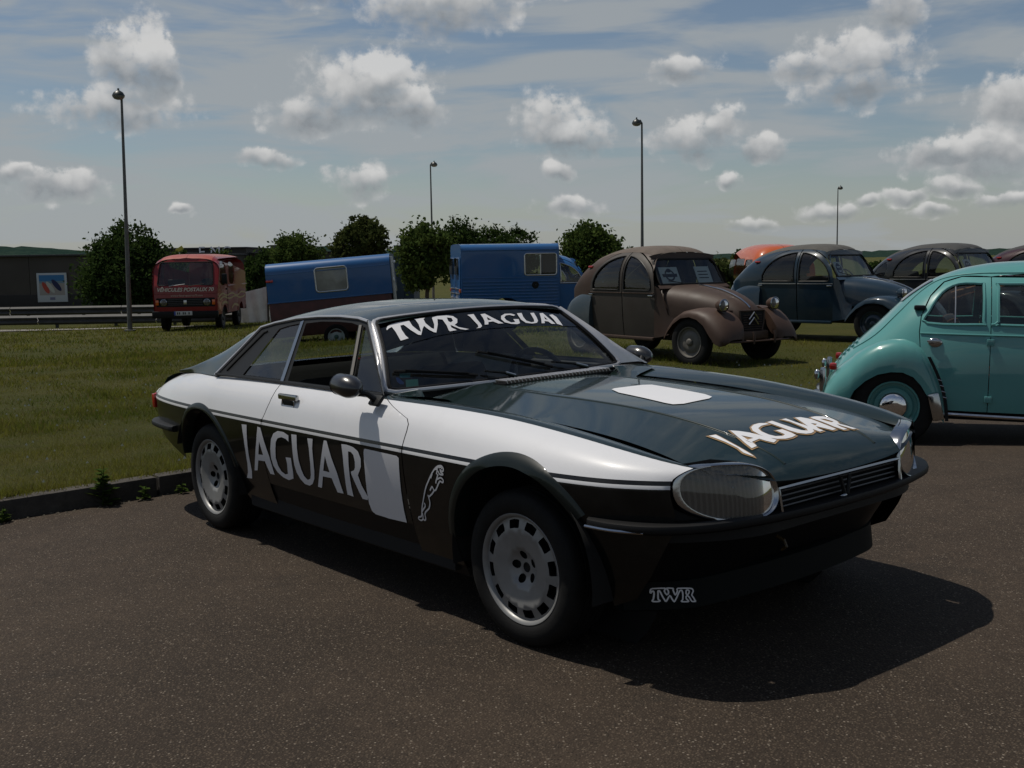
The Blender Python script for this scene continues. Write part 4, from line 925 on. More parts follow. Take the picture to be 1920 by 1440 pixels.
# ---------------------------------------------------------------- tin economy car with canvas roof
cvW = spl([-2.84, -2.79, -2.71, -2.57, -2.38, -2.08, -1.3, -.62], [.36, .46, .545, .61, .665, .705, .715, .68])
cvZ = spl([-2.84, -2.81, -2.74, -2.61, -2.45, -2.26, -2.0, -1.7, -1.35, -1.1, -.95, -.88, -.80], [.72, .84, 1.00, 1.16, 1.31, 1.43, 1.52, 1.575, 1.59, 1.575, 1.54, 1.49, 1.42])
def tin_front(root, S, body, fend, chrome_strip=True, lampmat=None, scr=(.665, 1.06, .865, 1.405, .575)):
    """bonnet, front wings, grille, lamps, windscreen: shared by the saloons and the van"""
    rows = []
    for x, w, zt, zl in ((-.70, .635, 1.06, .60), (-.62, .62, 1.05, .60), (-.40, .555, 1.025, .58), (-.15, .475, .985, .56), (.08, .395, .925, .54), (.24, .33, .865, .52), (.35, .275, .805, .50), (.42, .235, .745, .48), (.445, .215, .715, .46)):
        row = []
        for k in range(25):
            a = -math.pi/2+math.pi*k/24; s_, c_ = math.sin(a), math.cos(a)
            bx_ = min(1, max(0, (x+.70)/1.1)); y = w*math.copysign(abs(s_)**(.46+.26*bx_), s_); z = zl+(zt-.035*(1-bx_)*abs(s_)**2-zl)*abs(c_)**(.34+.26*bx_)
            row.append((x, y, z))
        rows.append(row)
    t = MB(); t.grid(rows); bon = t.build('bonnet', body, root, 60)
    if chrome_strip:
        t = MB(); t.tube([(x, 0, z+.008) for x, z in ((-.55, 1.045), (-.35, 1.02), (-.1, .98), (.1, .922), (.25, .862), (.36, .80), (.42, .75))], .011, 6); t.build('bonnet_strip', MT['chrome'], bon)
    # side scuttle between bonnet and door
    for sg in (-1, 1):
        t = MB(); t.grid([[(x, sg*(y0+(y1-y0)*k/5), z0+(z1-z0)*k/5) for k in range(6)] for x, y0, z0, y1, z1 in ((-.708, .675, 1.05, .685, .34), (-.62, .645, 1.0, .672, .35), (-.52, .600, .66, .65, .37), (-.43, .56, .60, .62, .40))], flip=(sg < 0)); t.build('scuttle_side', body, root)
        # front wing
        rows = []
        for x, zt, zl, yo, yi in ((-.47, .40, .335, .715, .60), (-.38, .53, .44, .735, .52), (-.26, .65, .545, .75, .47), (-.1, .735, .63, .755, .43), (.06, .765, .65, .755, .41), (.20, .76, .62, .75, .39), (.32, .735, .545, .745, .34), (.42, .695, .42, .74, .31), (.51, .63, .32, .73, .29), (.585, .54, .285, .705, .29), (.635, .44, .30, .665, .32), (.655, .37, .335, .60, .38)):
            row = [(x, sg*yi, zl+(zt-zl)*.35)]
            for k in range(11):
                a = math.pi/2*k/10
                row.append((x, sg*(yi+(yo-yi)*math.sin(a)**.62), zl+(zt-zl)*max(math.cos(a), 0)**.62))
            row.append((x-.0, sg*(yo-.012), zl-.0)); row.append((x-.005, sg*(yo-.03), zl+.02))
            rows.append(row)
        t = MB(); t.grid(rows, flip=(sg < 0)); t.build('front_wing', fend, root, 60)
        round_lamp(root, (.41, sg*.468, .80), .084, lampmat or fend)
    t = MB(); t.tube([(.30, -.47, .735), (.34, -.2, .715), (.34, .2, .715), (.30, .47, .735)], .014, 6)
    for sg in (-1, 1): t.tube([(.30, sg*.47, .735), (.36, sg*.468, .78)], .016, 6)
    t.build('lamp_bar', fend, root)
    # grille
    gp = [(-.225, .72), (.225, .72), (.215, .58), (.17, .43), (.14, .405), (-.14, .405), (-.17, .43), (-.215, .58)]
    t = MB(); t.add([(.452+.05*(.70-z), y, z) for y, z in gp], [tuple(range(8))[::-1]]); t.build('grille_backing', MT['dark'], root, smooth=False)
    t = MB(); t.tube([(.455+.05*(.70-z), y, z) for y, z in resample(gp, .08)], .014, 6, closed=True); gf = t.build('grille_surround', body, root)
    for k in range(7):
        z = .475+k*.031; t = MB(); t.tube([(.462+.05*(.70-z), -.17, z), (.462+.05*(.70-z), .17, z)], .005, 5); t.build('grille_bar', fend, gf)
    for k in range(2):
        t = MB(); z = .585+k*.07; t.tube([(.490, -.085, z-.045), (.495, 0, z+.045), (.490, .085, z-.045)], .010, 5); t.build('chevron', MT['steel'], gf)
    t = MB(); t.rbox((.47, 0, .40), (.10, .50, .11), .02); t.build('front_apron', fend, root)
    t = MB(); t.tube([(.40, -.66, .335), (.58, -.62, .335), (.66, -.45, .335), (.67, 0, .335), (.66, .45, .335), (.58, .62, .335), (.40, .66, .335)], .013, 6)
    for sg in (-1, 1): t.tube([(.68, sg*.19, .30), (.69, sg*.19, .40), (.67, sg*.19, .46)], .016, 6); t.tube([(.40, sg*.19, .335), (.67, sg*.19, .335)], .014, 6)
    t.build('front_bumper', fend, root)
    # windscreen
    x0, z0, x1, z1, hw = -scr[0], scr[1], -scr[2], scr[3], scr[4]
    gl = lambda u, b: np.stack([x0+(x1-x0)*np.asarray(b)-.02*np.asarray(u)**2, np.asarray(u)*(hw+.02-.035*np.asarray(b)), z0+(z1-z0)*np.asarray(b)], -1)
    lp = [(-1, 0), (-.5, 0), (0, 0), (.5, 0), (1, 0), (1, .9), (.93, 1), (.5, 1), (0, 1), (-.5, 1), (-.93, 1), (-1, .9)]
    ws = patch('windscreen', [lp], gl, .3, MT['glass'], root, (1,), np.array([.7, 0, .7]))[0]
    t = MB(); t.tube([tuple(gl(u*1.0, b)) for u, b in resample(lp, .2)], .016, 6, closed=True); t.build('windscreen_rubber', MT['black'], ws)
    t = MB(); t.grid([[tuple(gl(u, .99)+np.array([.004, 0, 0])) for u in np.linspace(-1.04, 1.04, 13)], [tuple(gl(u, 1.06)+np.array([.006, 0, 0])) for u in np.linspace(-1.04, 1.04, 13)], [(float(x_), float(y_), float(z_)) for x_, y_, z_ in [(-.892, u*.62, 1.497-.05*abs(u)**4) for u in np.linspace(-1.0, 1.0, 13)]]]); t.build('windscreen_header', body, root)
    t = MB(); t.grid([[tuple(gl(u, -.02)+np.array([.01, 0, 0])) for u in np.linspace(-1.08, 1.08, 9)], [tuple(gl(u, -.12)+np.array([.05, 0, -.01])) for u in np.linspace(-1.1, 1.1, 9)]], flip=True); t.build('vent_flap', body, root)
    t = MB(); t.tube([tuple(gl(-.35, .02)+np.array([.02, 0, .01])), tuple(gl(-.75, .12)+np.array([.02, 0, .01]))], .006, 5); t.build('wiper', MT['black'], root)
    t = MB(); c = Vector((-.98, .33, 1.0)); e1 = Vector((0, 1, 0)); e2 = Vector((-.5, 0, .86)); t.tube([c+(e1*math.cos(a)+e2*math.sin(a))*.19 for a in np.linspace(0, 2*math.pi, 24, endpoint=False)], .011, 6, closed=True); t.tube([c, c+Vector((.25, 0, -.25))], .02, 6); t.tube([c, c+e2*.18], .01, 5); t.build('steering_wheel', MT['black'], root)
    t = MB(); t.rbox((-.78, 0, .96), (.12, 1.15, .10), .02); t.build('dashboard', MT['interior'], root)
def tin_saloon(label, body, fend, rear_fend, roofm, rimm, doors=None, signs=((-.33, .34), (.30, .28)), group=None, quarter_window=False, flap=False, trim=True):
    root = empty('economy_saloon', label=label, cat='car', group=group)
    S = Shell(cvW, cvZ, .96, 3.1); OUT = np.array([0, 1., .4]); doors = doors or body
    el = lambda rx, rz, x0, x1, n=14: [(x, .96+1.035*rz*math.sqrt(max(0, 1-((x+1.395)/rx)**2))) for x in np.linspace(x0, x1, n)]
    fd = [(-1.352, .335), (-.70, .335), (-.695, .70), (-.70, .96)]+el(.70, .545, -.72, -1.352)
    rd = [(-1.368, .335)]+el(.72, .545, -1.368, -2.10)+[(-2.115, .96), (-2.112, .72), (-2.08, .50), (-2.02, .38), (-1.98, .335)]
    wf = [(-1.325, .985), (-.80, .985), (-.775, 1.01)]+[(x, .96+.50*math.sqrt(max(0, 1-((x+1.395)/.64)**2))) for x in np.linspace(-.785, -1.325, 10)]
    wr = [(-1.425, .985)]+[(x, .96+.50*math.sqrt(max(0, 1-((x+1.395)/.665)**2))) for x in np.linspace(-1.425, -2.04, 12)]+[(-2.04, 1.0), (-2.02, .985)]
    for poly, hole, hn in ((fd, wf, (-.76, .91)), (rd, wr, (-2.06, .915))):
        for o, sg in zip(patch('door', [S.xv(resample(poly, .06)), S.xv(resample(hole, .06))], S, .07, doors, root, (-1, 1), OUT), (-1, 1)):
            y = float(S(hn[0], hn[1])[1])
            t = MB(); t.rbox((hn[0], sg*(y+.02), hn[1]), (.09, .022, .022), .007); t.build('door_handle', MT['chrome'], o)
        for o, sg in zip(patch('door_window', [S.xv(resample(hole, .06))], S.off(-.008), .15, MT['glass'], root, (-1, 1), OUT), (-1, 1)):
            t = MB(); lp = S.xv(resample(hole, .06)); q = S(np.array([p[0] for p in lp]), np.array([p[1] for p in lp])); t.tube([(a, sg*(b+.002), c) for a, b, c in q], .010, 5, closed=True); t.build('window_rubber', MT['satin'], o)
    if trim:
        for x0, x1 in ((-.71, -1.345), (-1.375, -2.105)):
            for sg in (-1, 1):
                t = MB(); t.tube([(x, sg*(float(S(x, .945)[1])+.004), .945) for x in np.linspace(x0, x1, 8)], .008, 5); t.build('belt_trim', MT['steel'] if trim != 'body' else body, root)
    # shell around the doors, and the canvas roof
    ts = .96+.60
    low = [(-.704, .96)]+el(.712, .557, -.705, -2.11, 30)[1:]+[(-2.125, .96), (-2.122, .72), (-2.09, .50), (-2.05, .42)]
    tail = [(-2.45, .42), (-2.70, .45), (-2.79, .56), (-2.82, .66), (-2.83, .76)]
    outer = S.xv(low+tail)+[(x, ts) for x in np.linspace(-2.825, -.90, 26)]+[(-.868, S.v(-.868, 1.42)), (-.80, S.v(-.80, 1.30)), (-.74, S.v(-.74, 1.15)), (-.70, S.v(-.70, 1.02))]
    loops = [outer]
    if quarter_window:
        qwl = [(-2.20, 1.02), (-2.50, 1.02), (-2.42, 1.15), (-2.29, 1.24), (-2.21, 1.24)]; loops.append(S.xv(resample(smooth_loop(qwl, 4), .05)))
        patch('rear_quarter_window', [S.xv(resample(smooth_loop(qwl, 4), .05))], S.off(-.008), .1, MT['glass'], root, (-1, 1), OUT)
    patch('body_side', loops, S, .07, body, root, (-1, 1), OUT)
    rf = [(x, ts+.003) for x in np.linspace(-2.825, -.885, 26)]+[(x, 1.9599) for x in np.linspace(-.885, -2.83, 26)]
    patch('canvas_roof', [rf], lambda x, v: S(x, v)+np.stack([np.zeros_like(x), np.zeros_like(x), .012*np.clip((v-ts)*20, 0, 1)], -1), .09, roofm, root, (-1, 1), np.array([0, .2, 1.]))
    for sg in (-1, 1):
        rows = []
        for k in range(15):
            x = -2.86+.795*k/14; q = max(0., 1-((x+2.065)/.80)**2); zt = .45+.52*math.sqrt(q); row = []
            for j in range(9):
                a = math.pi/2*j/8; row.append((x, sg*(.54+.225*(math.sin(a)**.6)*min(1, .35+1.1*q)), .45+(zt-.45)*math.cos(a)**.7))
            rows.append(row)
        t = MB(); t.grid(rows, flip=(sg < 0)); t.add([rows[-1][0]]+rows[-1][1:]+[(-2.065, sg*.56, .45)], [tuple(range(10)) if sg > 0 else tuple(range(10))[::-1]]); t.build('rear_wing', rear_fend, root, 60)
        t = MB(); t.rbox((-2.17, sg*(float(S(-2.17, S.v(-2.17, 1.31))[1])+.015), 1.31), (.10, .04, .035), .014); t.build('indicator_lamp', MT['red_lens'], root)
        t = MB(); t.rbox((-1.38, sg*.67, .315), (1.30, .05, .05), .015); t.build('sill', body, root)
    tin_front(root, S, body, fend)
    for x in (0, -2.40):
        for sg in (-1, 1): steel_wheel(root, x, sg*.635, .315, .135, rimm, rimm, .20, .05, .12 if x == 0 else 0)
    t = MB(); t.box((-1.25, 0, .36), (3.2, 1.0, .12)); t.box((.05, 0, .45), (.7, .7, .28)); t.box((-2.6, 0, .55), (.5, .9, .3)); t.build('chassis', MT['dark'], root)
    t = MB(); t.sphere((-2.72, 0, .76), (.30, .50, .30), 20, 12); t.build('boot_lid', fend, root, 60)
    t = MB(); t.tube([(-2.95, -.60, .40), (-3.05, 0, .40), (-2.95, .60, .40)], .018, 6); t.build('rear_bumper', fend, root)
    bench(root, -1.35, .55, 1.15, MT['interior'], 'front_seat'); bench(root, -2.15, .57, 1.15, MT['interior'], 'rear_seat')
    for k, (y, w) in enumerate(signs): sign_sheet(root, (-.785, y, 1.185), w, .25, (0, R(-27), 0), k)
    if flap:
        t = MB(); q = [(-.80, -.675, 1.05), (-1.32, -.69, 1.02), (-1.32, -.74, 1.30), (-.92, -.76, 1.30)]
    return root
BROWN = dull_paint('matt_brown_primer', (.034, .019, .012), (.048, .029, .020), (.034, .013, .006))
BROWN2 = dull_paint('rust_brown_wing', (.042, .022, .014), (.052, .029, .019), (.032, .015, .008))
GREYDOOR = dull_paint('dusty_grey_brown_door', (.034, .028, .023), (.042, .035, .029), (.029, .020, .014))
GREYRIM = dull_paint('dusty_grey_rim', (.10, .094, .084), (.125, .118, .105), (.06, .05, .042))
BLUEGREY = paint('grey_blue_paint', (.026, .040, .050), .45, .5, .15)
a = tin_saloon('rusty brown matt tin saloon with one grey-blue rear wing parked on the grass', BROWN, BROWN2, BLUEGREY, CANVAS('brown_canvas', (.092, .071, .057)), GREYRIM, GREYDOOR, group=None, trim='body')
place(a, 2.92, 14.98, R(-56.5))
PETROL = paint('petrol_blue_paint', (.009, .023, .038), .35, .7, .08)
a = tin_saloon('dark petrol blue tin saloon with grey canvas roof beside the brown one', PETROL, PETROL, PETROL, CANVAS('grey_canvas', (.058, .056, .050)), PETROL, signs=((-.36, .22),))
place(a, 6.22, 18.04, R(-46))
DGREY = paint('charcoal_grey_paint', (.010, .012, .0145), .35, .7, .08)
a = tin_saloon('charcoal grey tin saloon with small rear quarter windows behind the turquoise car', DGREY, DGREY, DGREY, CANVAS('black_canvas', (.035, .036, .037)), GREYRIM, signs=((-.30, .24),), quarter_window=True)
place(a, 8.95, 19.6, R(-52))
MAROON = paint('dark_maroon_paint', (.030, .008, .010), .35, .7, .08)
a = tin_saloon('dark maroon tin saloon with black roof at the end of the row', MAROON, MAROON, MAROON, CANVAS('dark_canvas', (.03, .03, .032)), GREYRIM, signs=())
place(a, 11.9, 21.6, R(-50))
ORANGE = paint('orange_paint', (.42, .085, .018), .35, .7, .08)
# ---------------------------------------------------------------- blue delivery van on the same base
VBLUE = paint('bright_blue_paint', (.018, .088, .235), .38, .6, .10)
def rounded_box_rows(x0, x1, hw, zb, zt, r, nseg=6):
    prof = [(-hw, zb)]+[(-hw, zb+(zt-r-zb)*k/6) for k in range(1, 7)]+[(-hw+r-r*math.cos(a), zt-r+r*math.sin(a)) for a in np.linspace(0, math.pi/2, nseg)[1:]]
    prof = prof+[(hw*k/4*-1, zt+.02*(1-(k/4)**2)) for k in (3, 2, 1)]+[(0, zt+.02)]
    prof = prof+[(-y, z) for y, z in prof[::-1]][1:]
    return prof
def box_van():
    root = empty('delivery_van', label='bright blue corrugated tin delivery van with a side window behind its cab', cat='van')
    S = Shell(spl([-1.6, -1.28, -.62], [.70, .70, .675]), spl([-1.6, -1.3, -1.05, -.80], [1.58, 1.585, 1.55, 1.42]), .96, 3.1); OUT = np.array([0, 1., .4])
    el = lambda rx, rz, x0, x1, n=10: [(x, .96+rz*math.sqrt(max(0, 1-((x+1.395)/rx)**2))) for x in np.linspace(x0, x1, n)]
    fd = [(-1.262, .335), (-.70, .335), (-.695, .70), (-.70, .96)]+el(.70, .545, -.72, -1.262)
    wf = [(-1.23, .985), (-.80, .985), (-.775, 1.01)]+[(x, .96+.455*math.sqrt(max(0, 1-((x+1.395)/.635)**2))) for x in np.linspace(-.79, -1.23, 8)]
    for o in patch('door', [S.xv(resample(fd, .06)), S.xv(resample(wf, .06))], S, .08, VBLUE, root, (-1, 1), OUT):
        pass
    for o, sg in zip(patch('door_window', [S.xv(resample(wf, .06))], S.off(-.008), .15, MT['glass'], root, (-1, 1), OUT), (-1, 1)):
        t = MB(); lp = S.xv(resample(wf, .06)); q = S(np.array([p[0] for p in lp]), np.array([p[1] for p in lp])); t.tube([(a_, sg*(b+.002), c) for a_, b, c in q], .012, 5, closed=True); t.build('window_rubber', MT['steel'], o)
    cab = S.xv([(-.704, .96)]+el(.712, .557, -.705, -1.262, 16)[1:])+[(-1.28, 1.9599)]+[(x, 1.9599) for x in np.linspace(-1.2, -.885, 6)]+[(-.868, S.v(-.868, 1.42)), (-.80, S.v(-.80, 1.30)), (-.74, S.v(-.74, 1.15)), (-.70, S.v(-.70, 1.02))]
    patch('cab_roof', [cab], S, .08, VBLUE, root, (-1, 1), OUT)
    tin_front(root, S, VBLUE, VBLUE)
    hw, zb, zt, x0, x1 = .745, .42, 1.80, -3.32, -1.27
    prof = rounded_box_rows(x0, x1, hw, zb, zt, .13)
    # box with the side window cut out
    wz0, wz1, wx0, wx1 = 1.16, 1.60, -2.00, -1.33
    f = lambda x, s: np.stack([np.asarray(x, float), np.where(np.asarray(s) < zt-.13, hw+0*np.asarray(s), hw-.13+.13*np.cos(np.clip((np.asarray(s)-(zt-.13))/.2042, 0, 1)*np.pi/2)-np.maximum(np.asarray(s)-(zt-.13)-.2042, 0)),
                              np.where(np.asarray(s) < zt-.13, np.asarray(s), zt-.13+.13*np.sin(np.clip((np.asarray(s)-(zt-.13))/.2042, 0, 1)*np.pi/2)+.02*np.clip((np.asarray(s)-(zt-.13)-.2042)/.615, 0, 1))], -1)
    hole = rrect(wx0, wz0, wx1, wz1, .05)
    smax = zt-.13+.2042+.615
    wheelcut = arc((-2.40, .33), .38, 0, 180, 16)
    lo = [(x0, zb), (-2.78, zb)]+[p for p in wheelcut[::-1] if p[1] > zb]+[(-2.0, zb), (x1, zb), (x1, smax), (x0, smax)]
    patch('box_side', [resample(lo, .1), hole], f, .12, VBLUE, root, (-1, 1), np.array([0, 1., .3]))
    for o, sg in zip(patch('side_window', [hole], lambda x, s: f(x, s)-np.array([0, .01, 0]), .3, MT['glass'], root, (-1, 1), np.array([0, 1., 0])), (-1, 1)):
        t = MB(); t.tube([(x, sg*(hw+.004), z) for x, z in hole], .014, 6, closed=True); t.tube([((wx0+wx1)/2, sg*(hw-.004), wz0), ((wx0+wx1)/2, sg*(hw-.004), wz1)], .012, 6); t.build('window_surround', MT['steel'], o)
    for sg in (-1, 1):
        for k in range(9):
            z = .52+k*.065
            t = MB(); xa, xb = (x0+.03, x1-.03)
            if z < .72: xb2 = -2.40-math.sqrt(max(0, .40**2-(z-.33)**2)); t.rbox(((xa+xb2)/2, sg*(hw+.004), z), (xb2-xa, .016, .026), .006); t.build('side_rib', VBLUE, root); t = MB(); xa = -2.40+math.sqrt(max(0, .40**2-(z-.33)**2))
            t.rbox(((xa+xb)/2, sg*(hw+.004), z), (xb-xa, .016, .026), .006); t.build('side_rib', VBLUE, root)
        for z in (1.12, 1.68):
            t = MB(); t.rbox(((x0+x1)/2, sg*(hw+.003), z), (x1-x0-.02, .012, .018), .004); t.build('swage_line', VBLUE, root)
        t = MB(); t.rbox((x0-.012, sg*.66, .86), (.05, .09, .07), .015); t.build('tail_lamp', MT['orange_lens'], root)
    t = MB(); t.lathe([(.005, -.03), (.06, -.03), (.075, .0)], 20, 'y', (-1.78, -hw-.008, .96)); t.build('fuel_filler', MT['dark'], root)
    t = MB(); t.sphere((-1.78, -hw-.0, .955), (.03, .025, .03)); t.build('filler_cap', MT['steel'], root)
    # ends
    for x, nm, d in ((x0, 'rear_panel', -1), (x1, 'bulkhead', 1)):
        t = MB(); t.add([(x, y, z) for y, z in prof], [tuple(range(len(prof))) if d > 0 else tuple(range(len(prof)))[::-1]]); t.build(nm, VBLUE if d < 0 else MT['interior'], root, smooth=False)
    t = MB(); t.box((x1-.005+.01, 0, 1.70), (.012, 1.30, .22)); t.build('box_front_panel', VBLUE, root)
    for sg in (-1, 1):
        t = MB(); t.rbox((x0-.012, sg*.35, 1.0), (.02, .66, 1.08), .008); d = t.build('rear_door', VBLUE, root)
        t = MB(); t.rbox((x0-.024, sg*.35, 1.36), (.012, .40, .34), .04); t.build('rear_window', pbr('dark_window_%d' % sg, (.02, .022, .025), .08, coat=.6), d)
        for z in (.70, .80, .90): t = MB(); t.rbox((x0-.024, sg*.35, z), (.014, .58, .022), .005); t.build('door_rib', MT['steel'], d)
    for x in (0, -2.40):
        for sg in (-1, 1): steel_wheel(root, x, sg*.635, .315, .135, GREYRIM, GREYRIM, .20, .05)
    t = MB(); t.box((-1.5, 0, .38), (3.4, 1.0, .10)); t.build('chassis', MT['dark'], root)
    t = MB(); t.rbox((-1.38, -.32, .70), (.10, .45, .5), .04); t.rbox((-1.38, .32, .70), (.10, .45, .5), .04); t.build('cab_seats', MT['interior'], root)
    t = MB(); t.tube([(-.70, -.70, 1.10), (-.62, -.82, 1.15)], .008, 5); t.rbox((-.62, -.85, 1.17), (.03, .13, .09), .012); t.build('wing_mirror', MT['chrome'], root)
    return root
v = box_van(); place(v, 2.12, 24.0, R(11.0), .0)

# ---------------------------------------------------------------- small trailer caravan, nose down
def trailer():
    root = empty('caravan_trailer', label='tilted box caravan trailer, blue above and dark maroon below', cat='trailer')
    tilt = empty('trailer_body'); tilt.parent = root
    hw, zs, zt, L = .80, 1.18, 2.04, 2.76
    f = lambda x, s: np.stack([np.asarray(x, float), np.where(np.asarray(s) < zt-.22, hw+0*np.asarray(s), hw-.22+.22*np.cos(np.clip((np.asarray(s)-(zt-.22))/.3456, 0, 1)*np.pi/2)-np.maximum(np.asarray(s)-(zt-.22)-.3456, 0)),
                              np.where(np.asarray(s) < zt-.22, np.asarray(s), zt-.22+.22*np.sin(np.clip((np.asarray(s)-(zt-.22))/.3456, 0, 1)*np.pi/2))], -1)
    smax = zt-.22+.3456+hw-.22
    hole = rrect(1.10, 1.33, 1.80, 1.86, .07)
    OUT = np.array([0, 1., .3])
    patch('upper_shell', [resample([(0.02, zs), (L, zs), (L, smax), (.06, smax), (.02, smax-.05)], .12), hole], f, .13, VBLUE, tilt, (-1, 1), OUT)
    for o, sg in zip(patch('side_window', [hole], lambda x, s: f(x, s)-np.array([0, .008, 0]), .3, pbr('frosted_window', (.16, .165, .15), .25, coat=.6, var=.25, scale=2.5), tilt, (-1, 1), OUT), (-1, 1)):
        t = MB(); t.tube([(x, sg*(hw+.004), z) for x, z in hole], .016, 6, closed=True); t.build('window_surround', MT['steel'], o)
    LOW = pbr('dark_maroon_panel', (.055, .010, .010), .55, var=.3, scale=5)
    t = MB(); t.rbox((L/2, 0, .80), (L-.06, 2*hw-.02, .80), .02); t.build('lower_body', LOW, tilt)
    for sg in (-1, 1): t = MB(); t.rbox((L/2, sg*(hw+.002), zs), (L, .02, .025), .006); t.build('waist_moulding', VBLUE, tilt)
    for sg in (-1, 1): t = MB(); t.rbox((L/2, sg*(hw-.01), zt-.24), (L-.05, .03, .016), .005); t.build('roof_gutter', VBLUE, tilt)
    prof = [(-hw, zs), (-hw, zt-.22)]+[(-hw+.22-.22*math.cos(a), zt-.22+.22*math.sin(a)) for a in np.linspace(0, math.pi/2, 8)[1:]]; prof += [(-y, z) for y, z in prof[::-1]]
    for x, d in ((.02, -1), (L, 1)):
        t = MB(); t.add([(x, y, z) for y, z in prof], [tuple(range(len(prof))) if d > 0 else tuple(range(len(prof)))[::-1]]); t.build('end_panel', VBLUE, tilt, smooth=False)
    t = MB(); t.rbox((L+.02, -.42, 1.25), (.03, .62, 1.45), .01); d = t.build('rear_door', pbr('pale_door', (.30, .31, .30), .5), tilt)
    t = MB(); t.rbox((L+.04, -.65, 1.45), (.04, .03, .12), .008); t.build('door_handle', MT['steel'], d)
    t = MB(); t.rbox((L+.03, .0, 1.86), (.06, .5, .05), .01); t.build('lamp_board', MT['paper'], tilt)
    t = MB(); t.rbox((.10, -hw-.015, 1.66), (.16, .04, .05), .015); t.build('marker_lamp', MT['red_lens'], tilt)
    t = MB(); t.tube([(.1, 0, .48), (-.35, 0, .36)], .03, 8); t.build('drawbar', MT['dark'], tilt)
    tilt.rotation_euler = (0, R(-4.2), 0); tilt.location = (0, 0, -.14)
    rim = pbr('pale_rim', (.42, .44, .43), .5); cap = pbr('green_hub', (.05, .10, .08), .5)
    for sg in (-1, 1): steel_wheel(root, 1.40, sg*.74, .28, .15, rim, cap, .18, .05)
    t = MB(); t.tube([(1.40, -.7, .28), (1.40, .7, .28)], .03, 8); t.build('axle', MT['dark'], root)
    return root
tr = trailer(); tr.location = (-5.30, 25.3, gz(-4.2, 25.3)-.16); tr.rotation_euler = (0, 0, R(2.0))

